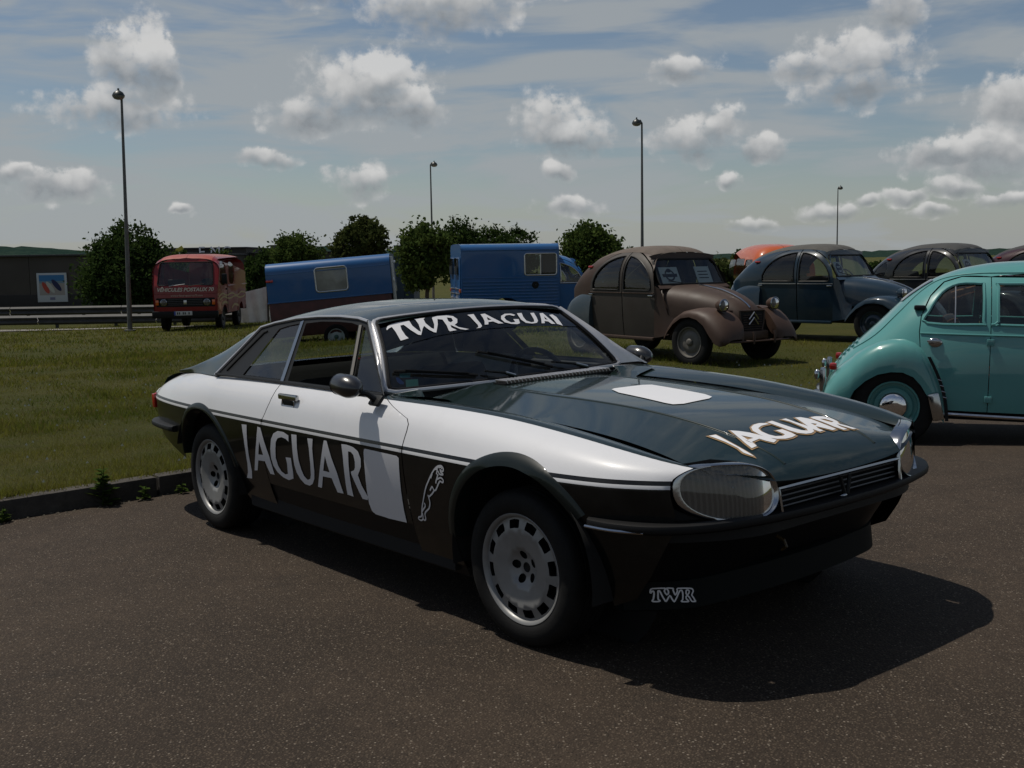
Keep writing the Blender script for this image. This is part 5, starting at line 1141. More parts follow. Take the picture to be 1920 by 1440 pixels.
# ---------------------------------------------------------------- red forward-control van
def red_van():
    root = empty('red_van', label='faded red forward-control panel van with cream waves on its side', cat='van')
    REDP = paint('faded_red_paint', (.19, .012, .012), .42, .5, .06); ROOFP = paint('sunlit_tint_red_roof', (.30, .068, .050), .5, .3, .2)  # roof red is painted paler, so sunlight on it sits in the colour
    # x forward, nose at 0
    ZT = spl([-4.55, -4.3, -.9, -.55, -.36], [2.20, 2.26, 2.27, 2.22, 2.12]); W = spl([-4.55, -4.4, -.5, -.1, 0], [.90, .955, .965, .95, .93])
    S = Shell(W, ZT, 1.75, 3.2, .03, .5); OUT = np.array([0, 1., .3])
    xf = lambda z: np.interp(z, [.4, .95, 1.30, 1.36, 2.0, 2.12], [-.02, 0., -.02, -.05, -.33, -.38])
    front = [(float(xf(z))-.02, z) for z in np.linspace(.50, 2.08, 14)]
    wfr = [(-3.45, .33), .40]; arcs = lambda cx: [p for p in arc((cx, .36), .40, 0, 180, 16) if p[1] > .5]
    loop = front[::-1]+[(-.50, .50)]+arcs(-.92)+[(-1.32, .50)]+[(-3.0, .50)]+arcs(-3.42)+[(-3.82, .50), (-4.5, .55), (-4.55, .9), (-4.55, 1.7)]
    cabw = [(-.36, 1.40), (-1.10, 1.40), (-1.10, 1.98), (-.50, 1.98)]; midw = [(-1.60, 1.42), (-2.25, 1.42), (-2.25, 1.96), (-1.60, 1.96)]
    body = S.xv(resample(loop, .12))+[(x, 1.75+.55) for x in np.linspace(-4.54, -.42, 20)]
    win = [S.xv(resample(smooth_loop(w_, 3), .1)) for w_ in (cabw, midw)]
    for o, sg in zip(patch('body_side', [body]+win, S, .13, REDP, root, (-1, 1), OUT), (-1, 1)): pass
    patch('side_window', [win[0]], S.off(-.01), .3, MT['glass'], root, (-1, 1), OUT); patch('side_window', [win[1]], S.off(-.01), .3, MT['glass'], root, (-1, 1), OUT)
    patch('roof', [[(x, 2.303) for x in np.linspace(-4.54, -.40, 20)]+[(x, 2.7499) for x in np.linspace(-.40, -4.54, 20)]], S, .15, ROOFP, root, (-1, 1), np.array([0, .1, 1.]))
    F = lambda d: (lambda y, z: np.stack([xf(z)-.06*np.abs(np.asarray(y)/.93)**4+d, np.asarray(y)*(1-.0*(np.asarray(z)-1)), np.asarray(z)], -1))
    ow = lambda z: float(S(-.2, S.v(-.35, z))[1])-.015
    fl = [(-ow(z), z) for z in np.linspace(.50, 2.10, 12)]; fl = [(-ow(2.1), 2.12), (0, 2.14), (ow(2.1), 2.12)][::1] and fl+[(0, 2.16)]+[(-y, z) for y, z in fl[::-1]]
    ws = rrect(-.80, 1.36, .80, 2.03, .07); ws = [(y*(1-.06*(z-1.36)/.7), z) for y, z in ws]
    gb = rrect(-.84, .74, .84, 1.0, .03)
    FN = np.array([1., 0, .2])
    patch('front_panel', [resample(fl, .1), ws, gb], F(0), .12, REDP, root, (1,), FN)
    o = patch('windscreen', [ws], F(-.012), .25, MT['glass'], root, (1,), FN)[0]
    t = MB(); t.tube([tuple(F(.004)(y, z)) for y, z in ws], .018, 6, closed=True); t.build('windscreen_rubber', MT['black'], o)
    for y0, y1 in ((-.45, .0), (.1, .55)): t = MB(); t.tube([tuple(F(.03)(y0, 1.345)), tuple(F(.03)(y1, 1.40))], .010, 5); t.build('wiper', MT['steel'] if y0 < 0 else MT['black'], o)
    patch('grille_panel', [gb], F(-.02), .2, MT['satin'], root, (1,), FN)
    for k in range(4): t = MB(); t.rbox((.0, 0, .80+k*.05), (.02, 1.0, .018), .004); t.build('grille_bar', pbr('grille_grey', (.03, .032, .035), .4) if 'grille_grey' not in bpy.data.materials else bpy.data.materials['grille_grey'], root)
    t = MB(); t.rbox((.012, 0, .875), (.012, .09, .12), .01); t.build('grille_badge', MT['steel'], root)
    for sg in (-1, 1):
        round_lamp(root, (-.015, sg*.62, .87), .095, MT['satin'], depth=.08)
        t = MB(); t.rbox((-.02, sg*.81, .87), (.03, .09, .15), .012); t.build('indicator_lens', MT['orange_lens'], root)
        if sg > 0: t = MB(); t.tube([(-.32, sg*.95, 1.45), (-.22, sg*1.10, 1.50)], .012, 6); t.rbox((-.22, sg*1.11, 1.53), (.06, .16, .30), .03); t.build('door_mirror', MT['black'], root)
    t = MB(); t.rbox((.03, 0, .52), (.12, 1.90, .20), .03); t.build('front_bumper', MT['black'], root)
    t = MB(); t.rbox((.10, -.05, .56), (.012, .52, .12), .01); pl = t.build('number_plate', MT['plate'], root)
    t = MB(); t.rbox((.106, -.05-.235, .56), (.006, .045, .11), .004); t.build('plate_band', pbr('plate_blue', (.02, .05, .3), .5), pl)
    ink = pbr('plate_ink', (.02, .02, .02), .6)
    for k in range(7):
        if k in (2, 5): continue
        t = MB(); y = -.23+.055*k; t.rbox((.108, y+.02, .56), (.004, .034, .07), .003); t.build('plate_character', ink, pl)
    # lettering on the front: two lines
    def text(s, size, y, z, mat, ital=.25, nm='front_lettering'):
        cu = bpy.data.curves.new('txt', 'FONT'); cu.body = s; cu.size = size; cu.align_x = 'CENTER'; cu.shear = ital; cu.extrude = .0; cu.offset = .004
        o = bpy.data.objects.new('txt', cu); COL.objects.link(o); bpy.context.view_layer.update(); me = bpy.data.meshes.new_from_object(o.evaluated_get(bpy.context.evaluated_depsgraph_get())); bpy.data.objects.remove(o)
        P = np.array([v.co[:] for v in me.vertices]); q = F(.008)(y+P[:,0], z+P[:,1]); q[:,1] = y+P[:,0]
        for v, c in zip(me.vertices, q): v.co = c
        me.update(); me.name = nm
        o = link(nm, me, mat, root); return o
    CREAM = pbr('cream_lettering', (.55, .50, .42), .6)
    text('VÉHICULES POSTAUX 70', .148, 0.0, 1.19, CREAM); text('www.vehiculespostaux70.com', .075, .05, 1.045, pbr('dull_cream_lettering', (.32, .18, .14), .6), 0)
    t = MB(); t.tube([tuple(F(.004)(y, 1.12)) for y in np.linspace(-.9, .9, 15)], .008, 5); t.build('front_crease', REDP, root)
    # cream waves
    so = lambda d: (lambda x, z: np.stack([x, np.array([float(S(a_, S.v(a_, b_))[1]) for a_, b_ in zip(np.ravel(x), np.ravel(z))]).reshape(np.shape(x))+d, z], -1))
    wave = [[(-.10, 1.02), (-.6, 1.10), (-1.2, 1.02), (-1.9, 1.08), (-2.7, .98), (-3.4, 1.08), (-4.3, 1.02)], [(-.2, .92), (-.8, 1.0), (-1.5, .92), (-2.4, .98), (-3.2, .90), (-4.2, .95)]]
    GOLD = pbr('cream_wave', (.38, .27, .13), .6)
    for sg in (-1, 1):
        strokes('painted_wave', wave, .05, so(.006), GOLD, root, sg)
        strokes('painted_wave', [[(-.5, .78), (-.9, .84), (-1.4, .78)], [(-1.9, .62), (-2.3, .72), (-2.9, .66)]], .07, so(.006), GOLD, root, sg)
        for x0 in (-1.30, -2.75):
            t = MB(); t.tube([(x0, sg*(.967), z) for z in np.linspace(.55, 1.7, 5)], .007, 5); t.build('door_seam', MT['dark'], root)
        t = MB(); t.rbox((-1.18, sg*.98, 1.22), (.14, .03, .05), .01); t.build('door_handle', MT['black'], root)
        t = MB(); t.tube([(x, sg*.975, 1.32) for x in np.linspace(-1.35, -4.4, 6)], .012, 5); t.build('sliding_door_rail', REDP, root)
    rp = [(-.88, .52), (.88, .52)]+[(.90*math.copysign(abs(math.cos(a_))**.625, math.cos(a_)), 1.75+.45*abs(math.sin(a_))**.625) for a_ in np.linspace(0, math.pi, 16)]; t = MB(); t.add([(-4.545, y, z) for y, z in rp], [tuple(range(len(rp)))[::-1]]); t.build('rear_panel', REDP, root, smooth=False)
    t = MB(); t.rbox((-4.62, 0, .56), (.12, 1.80, .14), .03); t.build('rear_bumper', MT['black'], root)
    for x in (-.92, -3.42):
        for sg in (-1, 1): steel_wheel(root, x, sg*.80, .34, .19, GREYRIM, MT['satin'], .205, .06)
    t = MB(); t.box((-2.2, 0, .48), (4.2, 1.3, .16)); t.build('chassis', MT['dark'], root)
    for y in (-.5, .5): t = MB(); t.rbox((-1.15, y, 1.15), (.16, .5, .75), .05); t.build('seat', MT['interior'], root)
    t = MB(); t.rbox((-.40, 0, 1.22), (.35, 1.6, .16), .04); t.build('dashboard', MT['interior'], root)
    t = MB(); c = Vector((-.62, .5, 1.36)); t.tube([c+Vector((-.12*math.sin(a), .21*math.cos(a), .18*math.sin(a))) for a in np.linspace(0, 2*math.pi, 20, endpoint=False)], .014, 6, closed=True); t.build('steering_wheel', MT['black'], root)
    return root
rv = red_van(); rv.location = (-9.45, 32.3, gz(-9.75, 33.)-.03); rv.rotation_euler = (0, 0, R(-87))

# ---------------------------------------------------------------- turquoise rear-engined saloon
def turquoise():
    root = empty('turquoise_saloon', label='glossy turquoise rounded four-door saloon with chrome hub caps on the asphalt', cat='car')
    T = paint('turquoise_paint', (.080, .245, .235), .32, .9, .04)
    # x forward from the rear axle
    W = spl([-.54, -.51, -.44, -.3, 0, .35, .8, 1.5, 2.0, 2.4, 2.75], [.18, .34, .46, .53, .595, .645, .665, .66, .62, .53, .36])
    ZT = spl([-.54, -.51, -.44, -.33, -.15, .10, .30, .55, .80, 1.15, 1.45, 1.68, 1.9, 2.2, 2.5, 2.75], [.46, .52, .64, .76, .94, 1.19, 1.325, 1.415, 1.455, 1.47, 1.44, 1.34, 1.06, .98, .86, .66])
    S = Shell(W, ZT, .42, 2.55, .02, .22); OUT = np.array([0, 1., .4])
    # above the belt the superellipse is too round; keep flanks upright with a higher exponent low down
    win_r = [(.225, .975), (.62, .975), (.635, 1.0), (.635, 1.26), (.61, 1.285), (.45, 1.28), (.33, 1.21), (.235, 1.06)]
    win_f = [(.755, .975), (1.60, .975), (1.62, 1.0), (1.50, 1.24), (1.45, 1.285), (.78, 1.285), (.74, 1.26), (.74, 1.0)]
    rdoor = [(.205, .30), (.685, .30), (.685, .9), (.685, 1.335), (.48, 1.335), (.35, 1.29), (.25, 1.18), (.185, 1.02), (.175, .90), (.20, .6)]
    fdoor = [(.691, .30), (1.66, .30), (1.70, .6), (1.70, .98), (1.60, 1.15), (1.50, 1.335), (.691, 1.335)]
    rs = lambda l, n=None: S.xv(resample(l, .05))
    for dl, wl, hx in ((rdoor, win_r, .29), (fdoor, win_f, 1.58)):
        for o, sg in zip(patch('door', [rs(dl), rs(smooth_loop(wl, 3))], S, .05, T, root, (-1, 1), OUT), (-1, 1)):
            y = float(S(hx, S.v(hx, .83))[1])
            t = MB(); t.sphere((hx, sg*(y+.008), .825), (.055, .014, .038), 14, 8); hd = t.build('handle_escutcheon', MT['chrome'], o); t = MB(); t.rbox((hx-.01, sg*(y+.028), .838), (.10, .016, .018), .006); t.build('door_handle', MT['chrome'], hd)
            for z in (.84, .40):
                hxh = .688; yy = float(S(hxh, S.v(hxh, z))[1]); t = MB(); t.rbox((hxh+(.012 if dl is fdoor else -.012), sg*(yy+.006), z), (.03, .02, .05), .006); t.build('door_hinge', T, o)
        for o, sg in zip(patch('door_window', [rs(smooth_loop(wl, 3))], S.off(-.010), .12, MT['glass'], root, (-1, 1), OUT), (-1, 1)):
            t = MB(); lp = rs(smooth_loop(wl, 3)); q = S(np.array([p[0] for p in lp]), np.array([p[1] for p in lp])); t.tube([(a_, sg*(b+.0), c) for a_, b, c in q], .012, 6, closed=True); t.build('window_frame', T, o)
            xm = .43 if dl is rdoor else 1.2; t = MB(); t.tube([(xm, sg*(float(S(xm, S.v(xm, z))[1])-.004), z) for z in (.98, 1.13, 1.28)], .006, 5); t.build('glass_divider', MT['steel'], o)
    gap = .0
    top = 1.4199
    shell = S.xv([(.198, .30), (.193, .6), (.168, .90), (.178, 1.025), (.243, 1.185), (.345, 1.297), (.478, 1.342), (.688, 1.342), (1.505, 1.342), (1.606, 1.155), (1.706, .985), (1.706, .6), (1.668, .30), (1.75, .26)])
    nose = S.xv([(2.4, .30), (2.70, .36), (2.74, .45)])
    wind = [(1.70, 1.0), (1.55, 1.30)]
    rearw = [(-.02, S.v(-.02, 1.0)), (.28, S.v(.28, 1.27))]
    outer = S.xv([(.19, .26), (-.40, .30), (-.50, .36), (-.535, .44)])[::-1]
    loop = outer+shell+nose+[(x, top) for x in np.linspace(2.74, -.535, 60)]
    # windscreen and rear window openings on the centre part of the shell
    scr_ = [(1.685, top-.0005), (1.50, top-.0005), (1.515, .42+.70), (1.69, .42+.60)]
    rwn = [(.03, top-.0005), (.30, top-.0005), (.30, .42+.70), (.05, .42+.72)]
    patch('body_shell', [resample(loop, .06)], S, .05, T, root, (-1, 1), OUT)
    patch('windscreen', [[(1.70, top-.001), (1.50, top-.001), (1.50, 1.08), (1.55, .97), (1.70, .93)]], S.off(.006), .06, pbr('dark_screen', (.015, .018, .02), .06, coat=1.), root, (-1, 1), np.array([.5, 0, 1.]))
    patch('rear_window', [[(.02, top-.001), (.26, top-.001), (.27, 1.30), (.04, 1.29)]], lambda x, v: S(x, v)+np.array([-.004, 0, .006]), .06, pbr('dark_rear_glass', (.015, .018, .02), .06, coat=1.), root, (-1, 1), np.array([-.5, 0, 1.]))
    for sg in (-1, 1):
        # crease under the windows, sill trim
        t = MB(); t.tube([(x, sg*(float(S(x, S.v(x, .895))[1])+.0015), .895) for x in np.linspace(.18, 1.9, 20)], .010, 6); t.build('waist_moulding', T, root)
        t = MB(); t.tube([(x, sg*(float(S(x, .285)[1])+.004), .275-.01*x) for x in np.linspace(.36, 1.72, 8)], .014, 6); t.build('sill_trim', MT['steel'], root)
        # gutter following the roof
        gp = [(-.33, .735), (-.16, .86), (.0, 1.03), (.17, 1.21), (.33, 1.315), (.55, 1.36), (.85, 1.372), (1.3, 1.372), (1.50, 1.33)]
        t = MB(); t.tube([(x, sg*(float(S(x, S.v(x, min(z, float(ZT(x))-.02)))[1])+.003), min(z, float(ZT(x))-.02)) for x, z in smooth_loop(gp, 4, False)], .007, 6); t.build('roof_gutter', T, root)
        # rear wing
        def wing(cx, prof, ybase, yo, name):
            rows = []
            for x, zt, zl, b in prof:
                yi = float(S(x, S.v(x, min(.45, float(ZT(x))-.02)))[1])-.06; row = []
                for k in range(13):
                    a_ = math.pi/2*k/12; row.append((x, sg*(min(yi, yo-.05)+(yo*b-min(yi, yo-.05))*math.sin(a_)**.75), zl+(zt-zl)*max(math.cos(a_), 0)**.75))
                row.append((x, sg*(yo*b-.02), zl+.012)); rows.append(row)
            t = MB(); t.grid(rows, flip=(sg < 0)); return t.build(name, T, root, 60)
        RP = [(-.545, .40, .35, .82), (-.535, .45, .335, .88), (-.515, .50, .33, .93), (-.47, .56, .33, .97), (-.42, .61, .33, .99), (-.365, .655, .335, 1.0), (-.335, .68, .36, 1.0), (-.30, .715, .43, 1.0), (-.22, .77, .51, 1.0), (-.13, .815, .565, 1.0), (-.03, .84, .59, 1.0), (.06, .845, .59, 1.0), (.14, .82, .555, .99), (.20, .775, .49, .985), (.26, .68, .39, .975), (.31, .56, .30, .965), (.35, .44, .24, .955), (.38, .33, .20, .945)]
        wing(0, [(x, zt, zl, b) for x, zt, zl, b in RP], .5, .705, 'rear_wing')
        FP = [(1.70, .34, .24, .95), (1.76, .52, .34, .97), (1.85, .66, .47, .99), (1.97, .74, .565, 1.0), (2.10, .77, .59, 1.0), (2.22, .755, .555, 1.0), (2.34, .71, .44, .99), (2.42, .64, .27, .97), (2.52, .55, .24, .92), (2.62, .44, .26, .84), (2.68, .36, .30, .76)]
        wing(2.1, FP, .5, .70, 'front_wing')
        t = MB(); t.rbox((.315, sg*.695, .33), (.09, .05, .22), .02, Matrix.Rotation(R(-14), 3, 'Y')); t.build('stone_guard', MT['chrome'], root)
        # air intake ahead of the wing
        e = MB(); e.grid([[(.235+.15*s+.035*math.sin(s*3.1)+k*.026, sg*(.700-.010*k), .72-.50*s) for k in range(2)] for s in np.linspace(0, 1, 10)]); vent = e.build('intake_grille', MT['dark'], root)
        for k in range(4):
            s = .35+.09*k; t = MB(); t.tube([(.235+.15*s+.035*math.sin(s*3.1), sg*.704, .72-.50*s), (.265+.15*s+.035*math.sin(s*3.1), sg*.694, .712-.50*s)], .004, 5); t.build('intake_bar', MT['chrome'], vent)
        t = MB(); t.rbox((-.475, sg*.50, .60), (.06, .05, .06), .02); t.build('tail_lamp', MT['red_lens'], root)
        t = MB(); t.rbox((.17, sg*(float(S(.17, S.v(.17, 1.10))[1])+.03), 1.09), (.09, .06, .04), .015); t.build('indicator_lamp', MT['satin'], root)
        round_lamp(root, (2.60, sg*.52, .60), .09, T)
    for k in range(7):
        x = -.50+.032*k; z = float(ZT(x))
        t = MB(); t.rbox((x, 0, z-.004), (.026, .40, .022), .008, Matrix.Rotation(R(-38), 3, 'Y')); t.build('engine_louvre', T, root)
    t = MB(); t.tube([(-.54, -.52, .37), (-.59, -.3, .37), (-.61, 0, .37), (-.59, .3, .37), (-.54, .52, .37)], .03, 8); rb = t.build('rear_bumper', MT['chrome'], root)
    for y in (-.50, .50):
        t = MB(); t.rbox((-.555, y, .47), (.05, .045, .24), .02); t.sphere((-.60, y, .53), (.025, .03, .045)); t.rbox((-.54, y, .38), (.16, .04, .05), .01); t.build('overrider', MT['chrome'], rb)
    t = MB(); t.rbox((-.48, 0, .36), (.20, .7, .10), .02); t.build('engine_tray', MT['dark'], root)
    cap = pbr('mirror_hub_cap', (.75, .75, .76), .04, 1.0)
    for x in (0, 2.10):
        for sg in (-1, 1): steel_wheel(root, x, sg*.605, .315, .14, T, cap, .195, .115, 0, .045)
    t = MB(); t.box((1.05, 0, .27), (3.0, .95, .12)); t.box((1.0, 0, .45), (1.4, .9, .2)); t.build('floor_pan', MT['dark'], root)
    for x in (.0, 2.10):
        for sg in (-1, 1): t = MB(); t.grid([[(x+.33*math.cos(a_), sg*y, .315+.33*math.sin(a_)) for a_ in np.linspace(0, math.pi, 16)] for y in (.66, .36)], flip=(sg > 0)); t.build('wheel_well', MT['dark'], root)
    LE = pbr('tan_leather', (.20, .09, .04), .5); bench(root, .62, .50, 1.05, LE, 'rear_seat'); bench(root, 1.35, .50, 1.05, MT['interior'], 'front_seat')
    t = MB(); t.rbox((1.72, 0, .92), (.12, 1.0, .10), .03); t.build('dashboard', MT['interior'], root)
    t = MB(); c = Vector((1.50, .28, .98)); t.tube([c+Vector((-.09*math.sin(a_), .19*math.cos(a_), .17*math.sin(a_))) for a_ in np.linspace(0, 2*math.pi, 20, endpoint=False)], .010, 6, closed=True); t.build('steering_wheel', MT['black'], root)
    return root
tq = turquoise(); tq.location = (3.23, 9.35, float(asph(3.6, 9.4))); tq.rotation_euler = (0, R(1.2), R(-19))
# ---------------------------------------------------------------- orange car half hidden behind the row
def orange_car():
    root = empty('orange_hatchback', label='bright orange hatchback, only its roof showing behind the blue saloon', cat='car')
    W = spl([-3.2, -3.1, -2.8, -1.0, .3, .7], [.55, .64, .69, .70, .66, .50]); ZT = spl([-3.2, -3.14, -3.0, -2.7, -2.0, -1.3, -.75, -.3, .4, .7], [.80, 1.3, 1.60, 1.70, 1.735, 1.70, 1.55, 1.05, .90, .62])
    S = Shell(W, ZT, .90, 3.4, .05, .3); OUT = np.array([0, 1., .4]); rs = lambda l: S.xv(resample(l, .08))
    wins = [rrect(-2.85, 1.02, -2.35, 1.40, .05), rrect(-2.27, 1.02, -1.55, 1.42, .05), rrect(-1.47, 1.02, -.95, 1.40, .05)]
    loop = rs([(-3.05, .90), (-3.05, .45), (-2.9, .32)]+[p for p in arc((-2.4, .31), .36, 180, 0, 12)]+[(-.36, .31)]+[p for p in arc((0, .31), .36, 180, 0, 12)]+[(.6, .36), (.69, .55)])+[(x, 1.8999) for x in np.linspace(.69, -3.05, 40)]
    vv = np.concatenate([np.linspace(.45, .9, 5), np.linspace(.9, 1.8999, 14)[1:]]); q = S(np.full(len(vv), -3.05), vv); q = [tuple(a_) for a_ in q]; q = q+[(x_, -y_, z_) for x_, y_, z_ in q[::-1]][1:]
    t = MB(); t.add(q, [tuple(range(len(q)))[::-1]]); t.build('rear_panel', ORANGE, root, smooth=False)
    patch('body_shell', [loop]+[rs(w_) for w_ in wins], S, .08, ORANGE, root, (-1, 1), OUT)
    for w_ in wins: patch('side_window', [rs(w_)], S.off(-.01), .2, MT['glass'], root, (-1, 1), OUT)
    t = MB(); t.rbox((-3.055, 0, 1.26), (.02, 1.05, .34), .008); t.build('tailgate_window', pbr('dark_tailgate_glass', (.012, .014, .016), .08, coat=1.), root)
    t = MB(); t.tube([(-2.2, 0, 1.61), (-2.35, 0, 1.72)], .004, 5); t.build('aerial', MT['black'], root)
    for sg in (-1, 1):
        for x in (0, -2.4): steel_wheel(root, x, sg*.64, .29, .145, GREYRIM, GREYRIM, .18, .05)
    t = MB(); t.box((-1.2, 0, .36), (3.2, 1.1, .2)); t.build('chassis', MT['dark'], root)
    bench(root, -1.5, .5, 1.2, MT['interior'], 'front_seat')
    return root
oc = orange_car(); place(oc, 5.70, 26.8, R(93))
# ---------------------------------------------------------------- background: hills, buildings, trees, lamps, rails
def leaf_mat(name, c1, c2):
    g = G(name); o = g.coord(); a = g.noise(o, 1.1, 4, .6).outputs[0]
    col = g.mix(g.rng(a, .35, .65), c1, c2); d = g.n('ShaderNodeBsdfDiffuse', {'Color': col}); t = g.n('ShaderNodeBsdfTranslucent', {'Color': tuple(min(1, 1.3*x) for x in c2)})
    m = g.n('ShaderNodeMixShader', {0: .22, 1: d.outputs[0], 2: t.outputs[0]}); g.t.links.new(m.outputs[0], g.out.inputs[0]); return g.m
BARK = pbr('grey_brown_bark', (.055, .045, .036), .9, var=.3, scale=12, bump=.6, bscale=30)
def tree(name, label, cat, x, y, z0, crowns, leaf, nl, mat, seed, trunk_h, trunk_r=.12, group=None, clump=.42, lean=0.):
    """crowns: list of (dx, dz, rx, rz) ellipsoids above z0"""
    r = np.random.default_rng(seed); root = empty(name, (x, y, z0), label=label, cat=cat, group=group)
    zt = max(dz for _, dz, _, _ in crowns)
    t = MB(); pts = [(lean*k/5*trunk_h+.03*math.sin(k*2+seed), .03*math.cos(k*3+seed), -.15+(zt+.15)*k/5) for k in range(6)]
    t.tube(pts, [trunk_r*(1-.14*k) for k in range(6)], 8)
    limbs = []
    for dx, dz, rx, rz in crowns:
        for q in range(4):
            a = r.uniform(0, 6.28); b = r.uniform(.25, .8); s = Vector(pts[2])+(Vector(pts[4])-Vector(pts[2]))*r.random()
            e = Vector((dx+rx*b*math.cos(a), rx*b*math.sin(a), dz+rz*r.uniform(-.2, .7))); m_ = (s+e)/2+Vector((0, 0, -.1*rz))
            t.tube([s, m_, e], [trunk_r*.5, trunk_r*.34, trunk_r*.14], 6)
    t.build('trunk', BARK, root)
    tot = sum(rx*rx*rz for _, _, rx, rz in crowns); V = []
    for dx, dz, rx, rz in crowns:
        n = int(nl*rx*rx*rz/tot); nc = max(10, int(n/46))
        d = r.normal(size=(nc, 3)); d /= np.linalg.norm(d, axis=1)[:,None]; rad = r.uniform(.30, 1.0, nc)**.55*r.uniform(.86, 1.10, nc)
        cc = d*rad[:,None]*np.array([rx, rx, rz])+np.array([dx, 0, dz]); cs = clump*r.uniform(.6, 1.4, nc)*min(rx, rz)
        idx = r.integers(0, nc, n); p = cc[idx]+r.normal(size=(n, 3))*cs[idx][:,None]*.42*np.array([1, 1, .8])
        u = r.normal(size=(n, 3)); u /= np.linalg.norm(u, axis=1)[:,None]; w = np.cross(u, r.normal(size=(n, 3))); w /= np.maximum(np.linalg.norm(w, axis=1), 1e-6)[:,None]
        L_ = leaf*r.uniform(.6, 1.4, n)[:,None]; V.append(np.stack([p-u*L_*.5, p+w*L_*.30, p+u*L_*.5, p-w*L_*.30], 1))
    V = np.concatenate(V); n = len(V); me = bpy.data.meshes.new('crown'); me.from_pydata(V.reshape(-1, 3).tolist(), [], np.arange(n*4).reshape(-1, 4).tolist()); me.update()
    link('crown', me, mat, root); return root
LF1 = leaf_mat('dark_leaf', (.016, .030, .010), (.034, .056, .015)); LF2 = leaf_mat('mid_green_leaf', (.024, .043, .013), (.056, .082, .021)); LF3 = leaf_mat('olive_leaf', (.024, .036, .012), (.050, .062, .020))
def T(label, px, d, top, bot, hw, mat, seed, crowns=None, leaf=.20, nl=5200, trunk=None, name='broadleaf_tree', cat='tree', z=None, **k):
    X = math.tan(math.atan((px-960)/FPX))*d*.9938; s = d/FPX
    hw *= 1.10; nl = int(nl*1.5); zt = CAM_H+(487-.0161*(px-960)-top)*s; zb = CAM_H+(487-.0161*(px-960)-bot)*s; z0 = gz(X, d) if z is None else z
    H = zt-zb; w = hw*s; cz = (zt+zb)/2-z0
    cr = crowns(w, H, cz) if crowns else [(0, cz, w, H/2)]
    return tree(name, label, cat, X, d, z0, cr, leaf, nl, mat, seed, cz, group='trees beyond the lawn' if cat == 'tree' else None, **k)
T('broad dark round tree standing behind the crash barrier beside the lamp post', 237, 55, 416, 590, 72, LF1, 1, lambda w, H, c: [(0, c-.1*H, w, H*.40), (.1*w, c+.20*H, w*.72, H*.28), (-.45*w, c-.05*H, w*.55, H*.30), (.5*w, c-.12*H, w*.52, H*.33)], nl=15000)
T('open leafy tree behind the left end of the blue trailer', 557, 70, 438, 520, 46, LF2, 2, lambda w, H, c: [(0, c, w, H*.45), (-.1*w, c+.25*H, w*.5, H*.25)], nl=3800)
T('tall airy tree with gaps in its crown behind the blue trailer', 682, 65, 406, 510, 48, LF3, 3, lambda w, H, c: [(0, c, w, H*.42), (.15*w, c+.28*H, w*.55, H*.22), (-.5*w, c-.05*H, w*.5, H*.25)], nl=4200, leaf=.24)
T('shaggy tree with hanging branches beside the bare lamp post, left of the blue van', 803, 55, 420, 540, 46, LF2, 4, lambda w, H, c: [(0, c+.05*H, w, H*.45), (-.3*w, c-.25*H, w*.75, H*.28), (.4*w, c-.1*H, w*.6, H*.35)], nl=6000)
T('bushy tree rising behind the rear of the blue van', 866, 60, 418, 530, 40, LF1, 5, nl=4000)
T('small treetop over the middle of the blue van', 924, 66, 425, 520, 34, LF1, 6, nl=3000)
T('round treetop over the cab of the blue van', 974, 64, 429, 520, 36, LF1, 7, nl=3200)
T('dense egg-shaped tree standing between the blue van and the brown car', 1112, 45, 419, 545, 54, LF2, 8, lambda w, H, c: [(0, c-.04*H, w, H*.42), (0, c+.16*H, w*.82, H*.34)], nl=8000, leaf=.16)
T('dark tree filling the gap between the red van and the blue trailer', 492, 50, 474, 580, 28, LF1, 9, nl=3600)
T('thin young tree whose tip shows over the front of the red van', 345, 80, 459, 540, 17, LF2, 10, nl=800)
T('thin young tree whose tip shows over the rear of the red van', 417, 80, 461, 540, 19, LF2, 11, nl=900)
T('low green bush behind the bonnet of the brown car', 1358, 40, 489, 570, 36, LF3, 12, nl=3200, leaf=.15, name='bush', cat='bush')
T('small dark conical tree beside the orange car', 1388, 45, 470, 560, 14, LF1, 13, nl=1500)
T('low dark bushes behind the tail of the petrol blue car', 1420, 42, 492, 560, 30, LF1, 15, nl=2200, leaf=.15, name='bush', cat='bush')
T('small distant tree showing left of the grey car roof', 1648, 70, 487, 530, 14, LF1, 14, nl=900)
# hills
def hills():
    g = G('wooded_hill'); o = g.coord(); a = g.noise(o, .02, 6, .7).outputs[0]; b = g.noise(o, .12, 4, .7).outputs[0]
    g.bsdf(Base_Color=g.mix(g.rng(b, .35, .65), (.010, .021, .019), g.mix(g.rng(a, .4, .6), (.018, .034, .027), (.024, .040, .030))), Roughness=1., Specular_IOR_Level=0.); 
    kp = [(-900, 466), (-300, 468), (0, 464), (80, 463), (170, 470), (300, 478), (460, 475), (520, 473), (620, 463), (700, 468), (770, 470), (900, 478), (1100, 480), (1340, 476), (1500, 474), (1700, 470), (1920, 466), (2600, 458)]
    D = 1600.; px = np.arange(-900, 2600, 14.); r = np.random.default_rng(5); rows = []
    top = np.interp(px, [k[0] for k in kp], [k[1] for k in kp]); hgt = (487-.0161*(px-960)-top)*D/FPX
    for f, dy in ((-.6, -500), (.25, -300), (.6, -170), (.85, -70), (1., 0), (.9, 80), (.3, 400)):
        rows.append([((p-960)/FPX*(D+dy), D+dy, -6+(h+7.4)*f+r.uniform(-1.2, 1.2)*(f > .2)) for p, h in zip(px, hgt)])
    mb = MB(); mb.grid(rows, flip=True); tag(mb.build('hills', g.m), kind='structure')
hills()
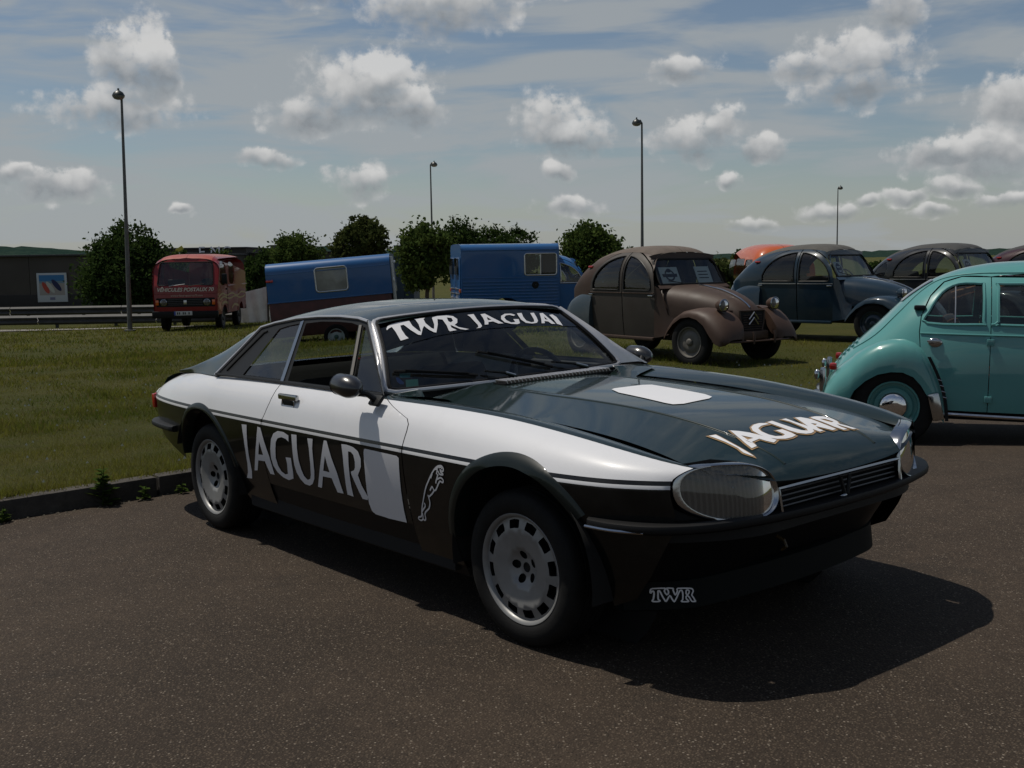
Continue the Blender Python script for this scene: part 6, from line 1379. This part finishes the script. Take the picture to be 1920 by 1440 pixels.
# dry field, lane, road
def flat(name, x0, x1, y0, y1, col, dz, n=14, rough=.95):
    mb = MB(); mb.grid([[(x, y, float(lawn(x, y))+dz) for y in np.linspace(y0, y1, 8)] for x in np.linspace(x0, x1, n)]); tag(mb.build(name, pbr(name+'_surface', col, rough, var=.25, scale=.8, bump=.4, bscale=20)), kind='structure')
flat('dry_field', -9, 6, 44, 90, (.19, .155, .095), .03)
flat('lane', -60, -9.5, 35.6, 36.6, (.16, .15, .135), .02)
flat('road', -90, -8, 41.5, 50, (.085, .082, .078), .02)
# crash barriers
STEELG = pbr('galvanised_rail', (.050, .050, .048), .7, .2, var=.2, scale=3)
def barrier(y, ztop, x0, x1, label):
    root = empty('crash_barrier', (0, y, 0), label=label, cat='barrier', group=None)
    prof = [(0, 0), (-.02, -.02), (-.075, -.06), (-.075, -.10), (-.02, -.145), (-.02, -.165), (-.075, -.21), (-.075, -.25), (-.02, -.29), (0, -.31)]
    x = x0
    while x < x1:
        mb = MB(); mb.grid([[(xx, p[0], ztop+p[1]) for p in prof] for xx in (x+.01, min(x+4, x1)-.01)]); mb.build('rail', STEELG, root, 20); x += 4
    x = x0+.6
    while x < x1:
        g0 = float(lawn(x, y)); mb = MB(); mb.rbox((x, .06, (ztop-.05+g0-.2)/2), (.10, .07, ztop-.05-g0+.2), .01); mb.build('post', STEELG, root); x += 2
barrier(40, .02, -58, -9.0, 'grey double-wave crash barrier on the far side, in front of the warehouse')
barrier(37.6, -.20, -56, -9.3, 'grey crash barrier on the near side, along the edge of the lawn')
# warehouse and its poster
WALL = pbr('brown_grey_cladding', (.052, .044, .037), .8, var=.12, scale=.4)
def building(name, label, x0, x1, y, zt, depth, mat, plinth=True, cap=True, panel=4.0):
    root = empty(name, ((x0+x1)/2, y, 0), label=label, cat='building'); zb = float(lawn((x0+x1)/2, y))-.5; w = x1-x0
    mb = MB(); mb.box((0, depth/2+.2, (zt+zb)/2), (w-.1, depth, zt-zb)); mb.build('core', mat, root, smooth=False)
    n = int(w/panel)
    for k in range(n):
        mb = MB(); mb.rbox((-w/2+panel*(k+.5)*w/(n*panel), .12, (zt+zb)/2), (w/n-.03, .2, zt-zb), .01); mb.build('wall_panel', mat, root)
    if plinth: mb = MB(); mb.rbox((0, -.02, zb+1.1), (w, .22, 1.3), .02); mb.build('plinth', pbr(name+'_plinth', (.022, .02, .019), .85), root)
    if cap: mb = MB(); mb.rbox((0, depth/2, zt+.05), (w+.2, depth+.5, .14), .02); mb.build('roof_edge', pbr(name+'_edge', (.03, .03, .032), .7), root)
    return root
building('warehouse', 'long low brown-grey warehouse wall behind the crash barriers', -88, -26.5, 90, 2.30, 30, WALL)
building('shop_building', 'dark brown shop with white letters along its roof edge behind the red van', -36, -26.4, 112, 3.00, 22, pbr('dark_brown_cladding', (.04, .036, .031), .8, var=.15, scale=.5), plinth=False)
building('low_store', 'lower brown store with a small block on its roof beside the shop', -26.2, -16, 113, 2.45, 18, WALL, plinth=False)
building('blue_shed', 'small dark blue shed far behind the airy tree', -12.5, -10.4, 120, 3.15, 8, pbr('dark_blue_cladding', (.012, .03, .055), .6), plinth=False, cap=False, panel=1.)
c = empty('roof_block', (-24.0, 114, 2.5), label='small square block on the roof of the lower store', cat='chimney'); mb = MB(); mb.rbox((0, 0, .35), (.7, .7, .7), .02); mb.build('block', pbr('pale_block', (.10, .10, .095), .8), c); mb = MB(); mb.rbox((0, 0, .74), (.8, .8, .08), .01); mb.build('cap', MT['satin'], c)
def sign_letters():
    root = empty('roof_lettering', (-29.4, 111.75, 2.2), label='large white letters fixed along the shop roof edge', cat='sign')
    cu = bpy.data.curves.new('t', 'FONT'); cu.size = 1.45; cu.extrude = .06; 
    for k, ch in enumerate('EMC'):
        cu.body = ch; o = bpy.data.objects.new('t', cu); COL.objects.link(o); bpy.context.view_layer.update(); me = bpy.data.meshes.new_from_object(o.evaluated_get(bpy.context.evaluated_depsgraph_get())); bpy.data.objects.remove(o)
        me.transform(Matrix.Translation((-1.75+k*1.15, 0, 0)) @ Matrix.Rotation(R(90), 4, 'X')); link('letter', me, MT['white_vinyl'], root)
sign_letters()
ys = empty('yellow_sign', (-26.0, 88, .5), label='tilted yellow sign board on a post beyond the red van', cat='sign'); mb = MB(); mb.tube([(0, 0, -2.5), (0, 0, 1.9)], .05, 6); mb.build('post', MT['steel'], ys); mb = MB(); mb.rbox((0, 0, 2.15), (.62, .05, .30), .01, Matrix.Rotation(R(-30), 3, 'Y')); mb.build('board', pbr('yellow_board', (.42, .36, .05), .6), ys)
def poster():
    root = empty('wall_poster', (-36.95, 89.85, -.22), label='square white-framed poster of red, white and blue surfboards on the warehouse wall', cat='poster')
    mb = MB(); mb.rbox((0, 0, 0), (2.42, .08, 2.34), .02); mb.build('frame', pbr('poster_white', (.42, .44, .46), .7), root)
    def quad(n, pts, col, dy):
        m = MB(); m.add([(x, dy, z) for x, z in pts], [tuple(range(len(pts)))]); m.build(n, pbr('poster_'+n, col, .7), root, smooth=False)
    sq = lambda x0, z0, x1, z1: [(x0, z0), (x1, z0), (x1, z1), (x0, z1)]
    quad('pale_ground', sq(-1.02, -.62, 1.02, 1.0), (.30, .27, .25), -.045); quad('blue_sky', sq(-1.02, .52, 1.02, 1.0), (.03, .15, .34), -.050); quad('hazy_band', sq(-1.02, .34, 1.02, .52), (.14, .22, .28), -.049)
    cap = lambda x, z, l, w, a: [(x+math.cos(a)*p*l-math.sin(a)*q*w, z+math.sin(a)*p*l+math.cos(a)*q*w) for p, q in [(math.cos(t), math.sin(t)) for t in np.linspace(0, 2*math.pi, 20, endpoint=False)]]
    quad('red_board', cap(-.5, -.02, .52, .19, R(118)), (.36, .05, .03), -.055); quad('pale_board', cap(-.12, .02, .55, .17, R(125)), (.42, .42, .38), -.060); quad('navy_board', cap(.38, .18, .58, .20, R(128)), (.012, .016, .07), -.065)
    quad('caption', sq(-.2, -1.0, .22, -.78), (.16, .16, .24), -.055)
poster()
# white tarpaulin screen on posts
def tarp():
    root = empty('tarpaulin_screen', (-8.6, 38, gz(-8.6, 38)), label='sagging white tarpaulin screen hung between dark posts beside the trailer', cat='tarpaulin')
    TP_ = pbr('white_tarpaulin', (.70, .69, .66), .7, var=.1, scale=3)
    for x0, x1, h0, hm, h1 in ((-.65, .28, 1.02, 1.10, 1.22), (.34, .84, 1.20, .86, 1.26)):
        rows = [[(x0+(x1-x0)*s, .05*math.sin(s*14+t_*3), t_*(h0*(1-s)**2+2*hm*s*(1-s)*1.0+h1*s*s)) for t_ in np.linspace(0, 1, 8)] for s in np.linspace(0, 1, 14)]
        mb = MB(); mb.grid(rows); mb.build('tarpaulin_panel', TP_, root)
    for x in (.31, .90): mb = MB(); mb.tube([(x, -.05, -.2), (x+.01, -.05, 1.16)], .035, 8); mb.build('post', BARK, root)
tarp()
# lamp posts
POLE = pbr('grey_lamp_pole', (.11, .11, .105), .6, .3, var=.15, scale=4); HEADM = pbr('dark_green_lamp_head', (.010, .016, .014), .4); BOWL = pbr('smoky_lamp_bowl', (.16, .16, .16), .2, coat=.5)
def lamp_post(px, ptop, d, ang, label, lean=0.):
    X = (px-960)/FPX*d*.9938; z0 = gz(X, d); zt = CAM_H+(487-.0161*(px-960)-ptop)*d/FPX
    root = empty('lamp_post', (X, d, z0), label=label, cat='lamp post', group='tall lamp posts round the car park'); H = zt-z0-.15
    root.rotation_euler = (0, lean, 0)
    t = MB(); t.tube([(0, 0, -.1), (0, 0, 1.0), (0, 0, H*.5), (0, 0, H)], [.075, .07, .052, .034], 12); t.build('pole', POLE, root)
    t = MB(); t.rbox((0, 0, .03), (.28, .28, .06), .01); t.build('base_plate', POLE, root)
    dx, dy = math.cos(ang)*.20, math.sin(ang)*.20
    t = MB(); t.tube([(0, 0, H-.02), (dx*.3, dy*.3, H+.10), (dx, dy, H+.06)], [.034, .03, .025], 8); t.build('bracket', POLE, root)
    t = MB(); t.lathe([(.18, 0), (.172, .03), (.13, .10), (.06, .145), (.03, .16), (.028, .21), (.004, .22)], 24, 'z', (dx, dy, H-.01)); hd = t.build('lamp_head', HEADM, root, 50)
    t = MB(); t.lathe([(.175, 0), (.165, -.04), (.12, -.09), (.05, -.11), (.003, -.112)], 24, 'z', (dx, dy, H-.01), flip=True); t.build('lamp_bowl', BOWL, hd, 60)
lamp_post(241, 181, 33, R(-95), 'tall lamp post with dark dome head, planted beside the red van', R(1.0))
lamp_post(815, 308, 60, R(0), 'tall lamp post in front of the shaggy tree, left of the blue van')
lamp_post(1208, 230, 43, R(180), 'tall lamp post rising behind the roof of the brown car')
lamp_post(1573, 352, 86, R(0), 'distant lamp post rising behind the petrol blue car')
# weeds along the kerb
WEED = leaf_mat('weed_leaf', (.030, .055, .012), (.060, .085, .020))
def weed(label, u, w, h, n, seed, spread=.10):
    r = random.Random(seed); x, y = strip_pts(u, w); z = float(asph(x)) if w < 0 else float(lawn(x, y))
    root = empty('weed', (x, y, z), label=label, cat='weed', group='weeds along the kerb'); t = MB(); st = MB(); st.tube([(0, 0, -.01), (.01, 0, h*.5), (.015, .01, h)], [.005, .004, .002], 5)
    for k in range(n):
        a = r.uniform(0, 6.28); z1 = h*r.uniform(.02, .9); L_ = spread*r.uniform(.6, 1.2)*(1.1-.6*z1/h); wd_ = L_*.25; up = r.uniform(.1, .8)
        d = Vector((math.cos(a), math.sin(a), up)).normalized(); s = d.cross(Vector((0, 0, 1))).normalized(); b = Vector((.01*z1/h, 0, z1))
        pts = [b, b+d*L_*.45+s*wd_, b+d*L_*.85+Vector((0, 0, -.02*L_/spread)), b+d*L_*.45-s*wd_]
        t.add(pts, [(0, 1, 2, 3)])
    st.build('stem', WEED, root); t.build('leaves', WEED, root, smooth=False)
for k, (u, w, h, n, sp, lb) in enumerate([(-.36, -.02, .24, 60, .13, 'tall leafy weed growing up against the kerb behind the coupe'), (-.95, -.05, .09, 18, .08, 'small weed sprouting in the gutter left of the tall weed'), (-.12, -.05, .09, 16, .08, 'small weed sprouting in the gutter right of the tall weed'), (.12, -.05, .07, 12, .07, 'low weed in the gutter behind the rear tyre'), (-2.45, -.05, .06, 12, .06, 'low weed far along the gutter from the coupe')]): weed(lb, u, w, h, n, 20+k, sp)
def litter():
    r = np.random.default_rng(9); mb = MB(); 
    for k in range(420):
        u = r.uniform(-6, 1.5); w = -abs(r.normal(0, .07))-.01; x, y = strip_pts(u, w); s = r.uniform(.004, .012); z = float(asph(x))+.002
        a = r.uniform(0, 6.28); q = [(s*math.cos(a+b), s*.6*math.sin(a+b)) for b in (0, 1.6, 3.1, 4.7)]
        mb.add([(x+p[0], y+p[1], z) for p in q]+[(x, y, z+s*.6)], [(0, 1, 4), (1, 2, 4), (2, 3, 4), (3, 0, 4)])
    tag(mb.build('gutter_debris', pbr('gutter_debris', (.10, .085, .06), .9, var=.4, scale=40)), 'grit and dry scraps lying along the gutter', 'debris', kind='stuff')
litter()
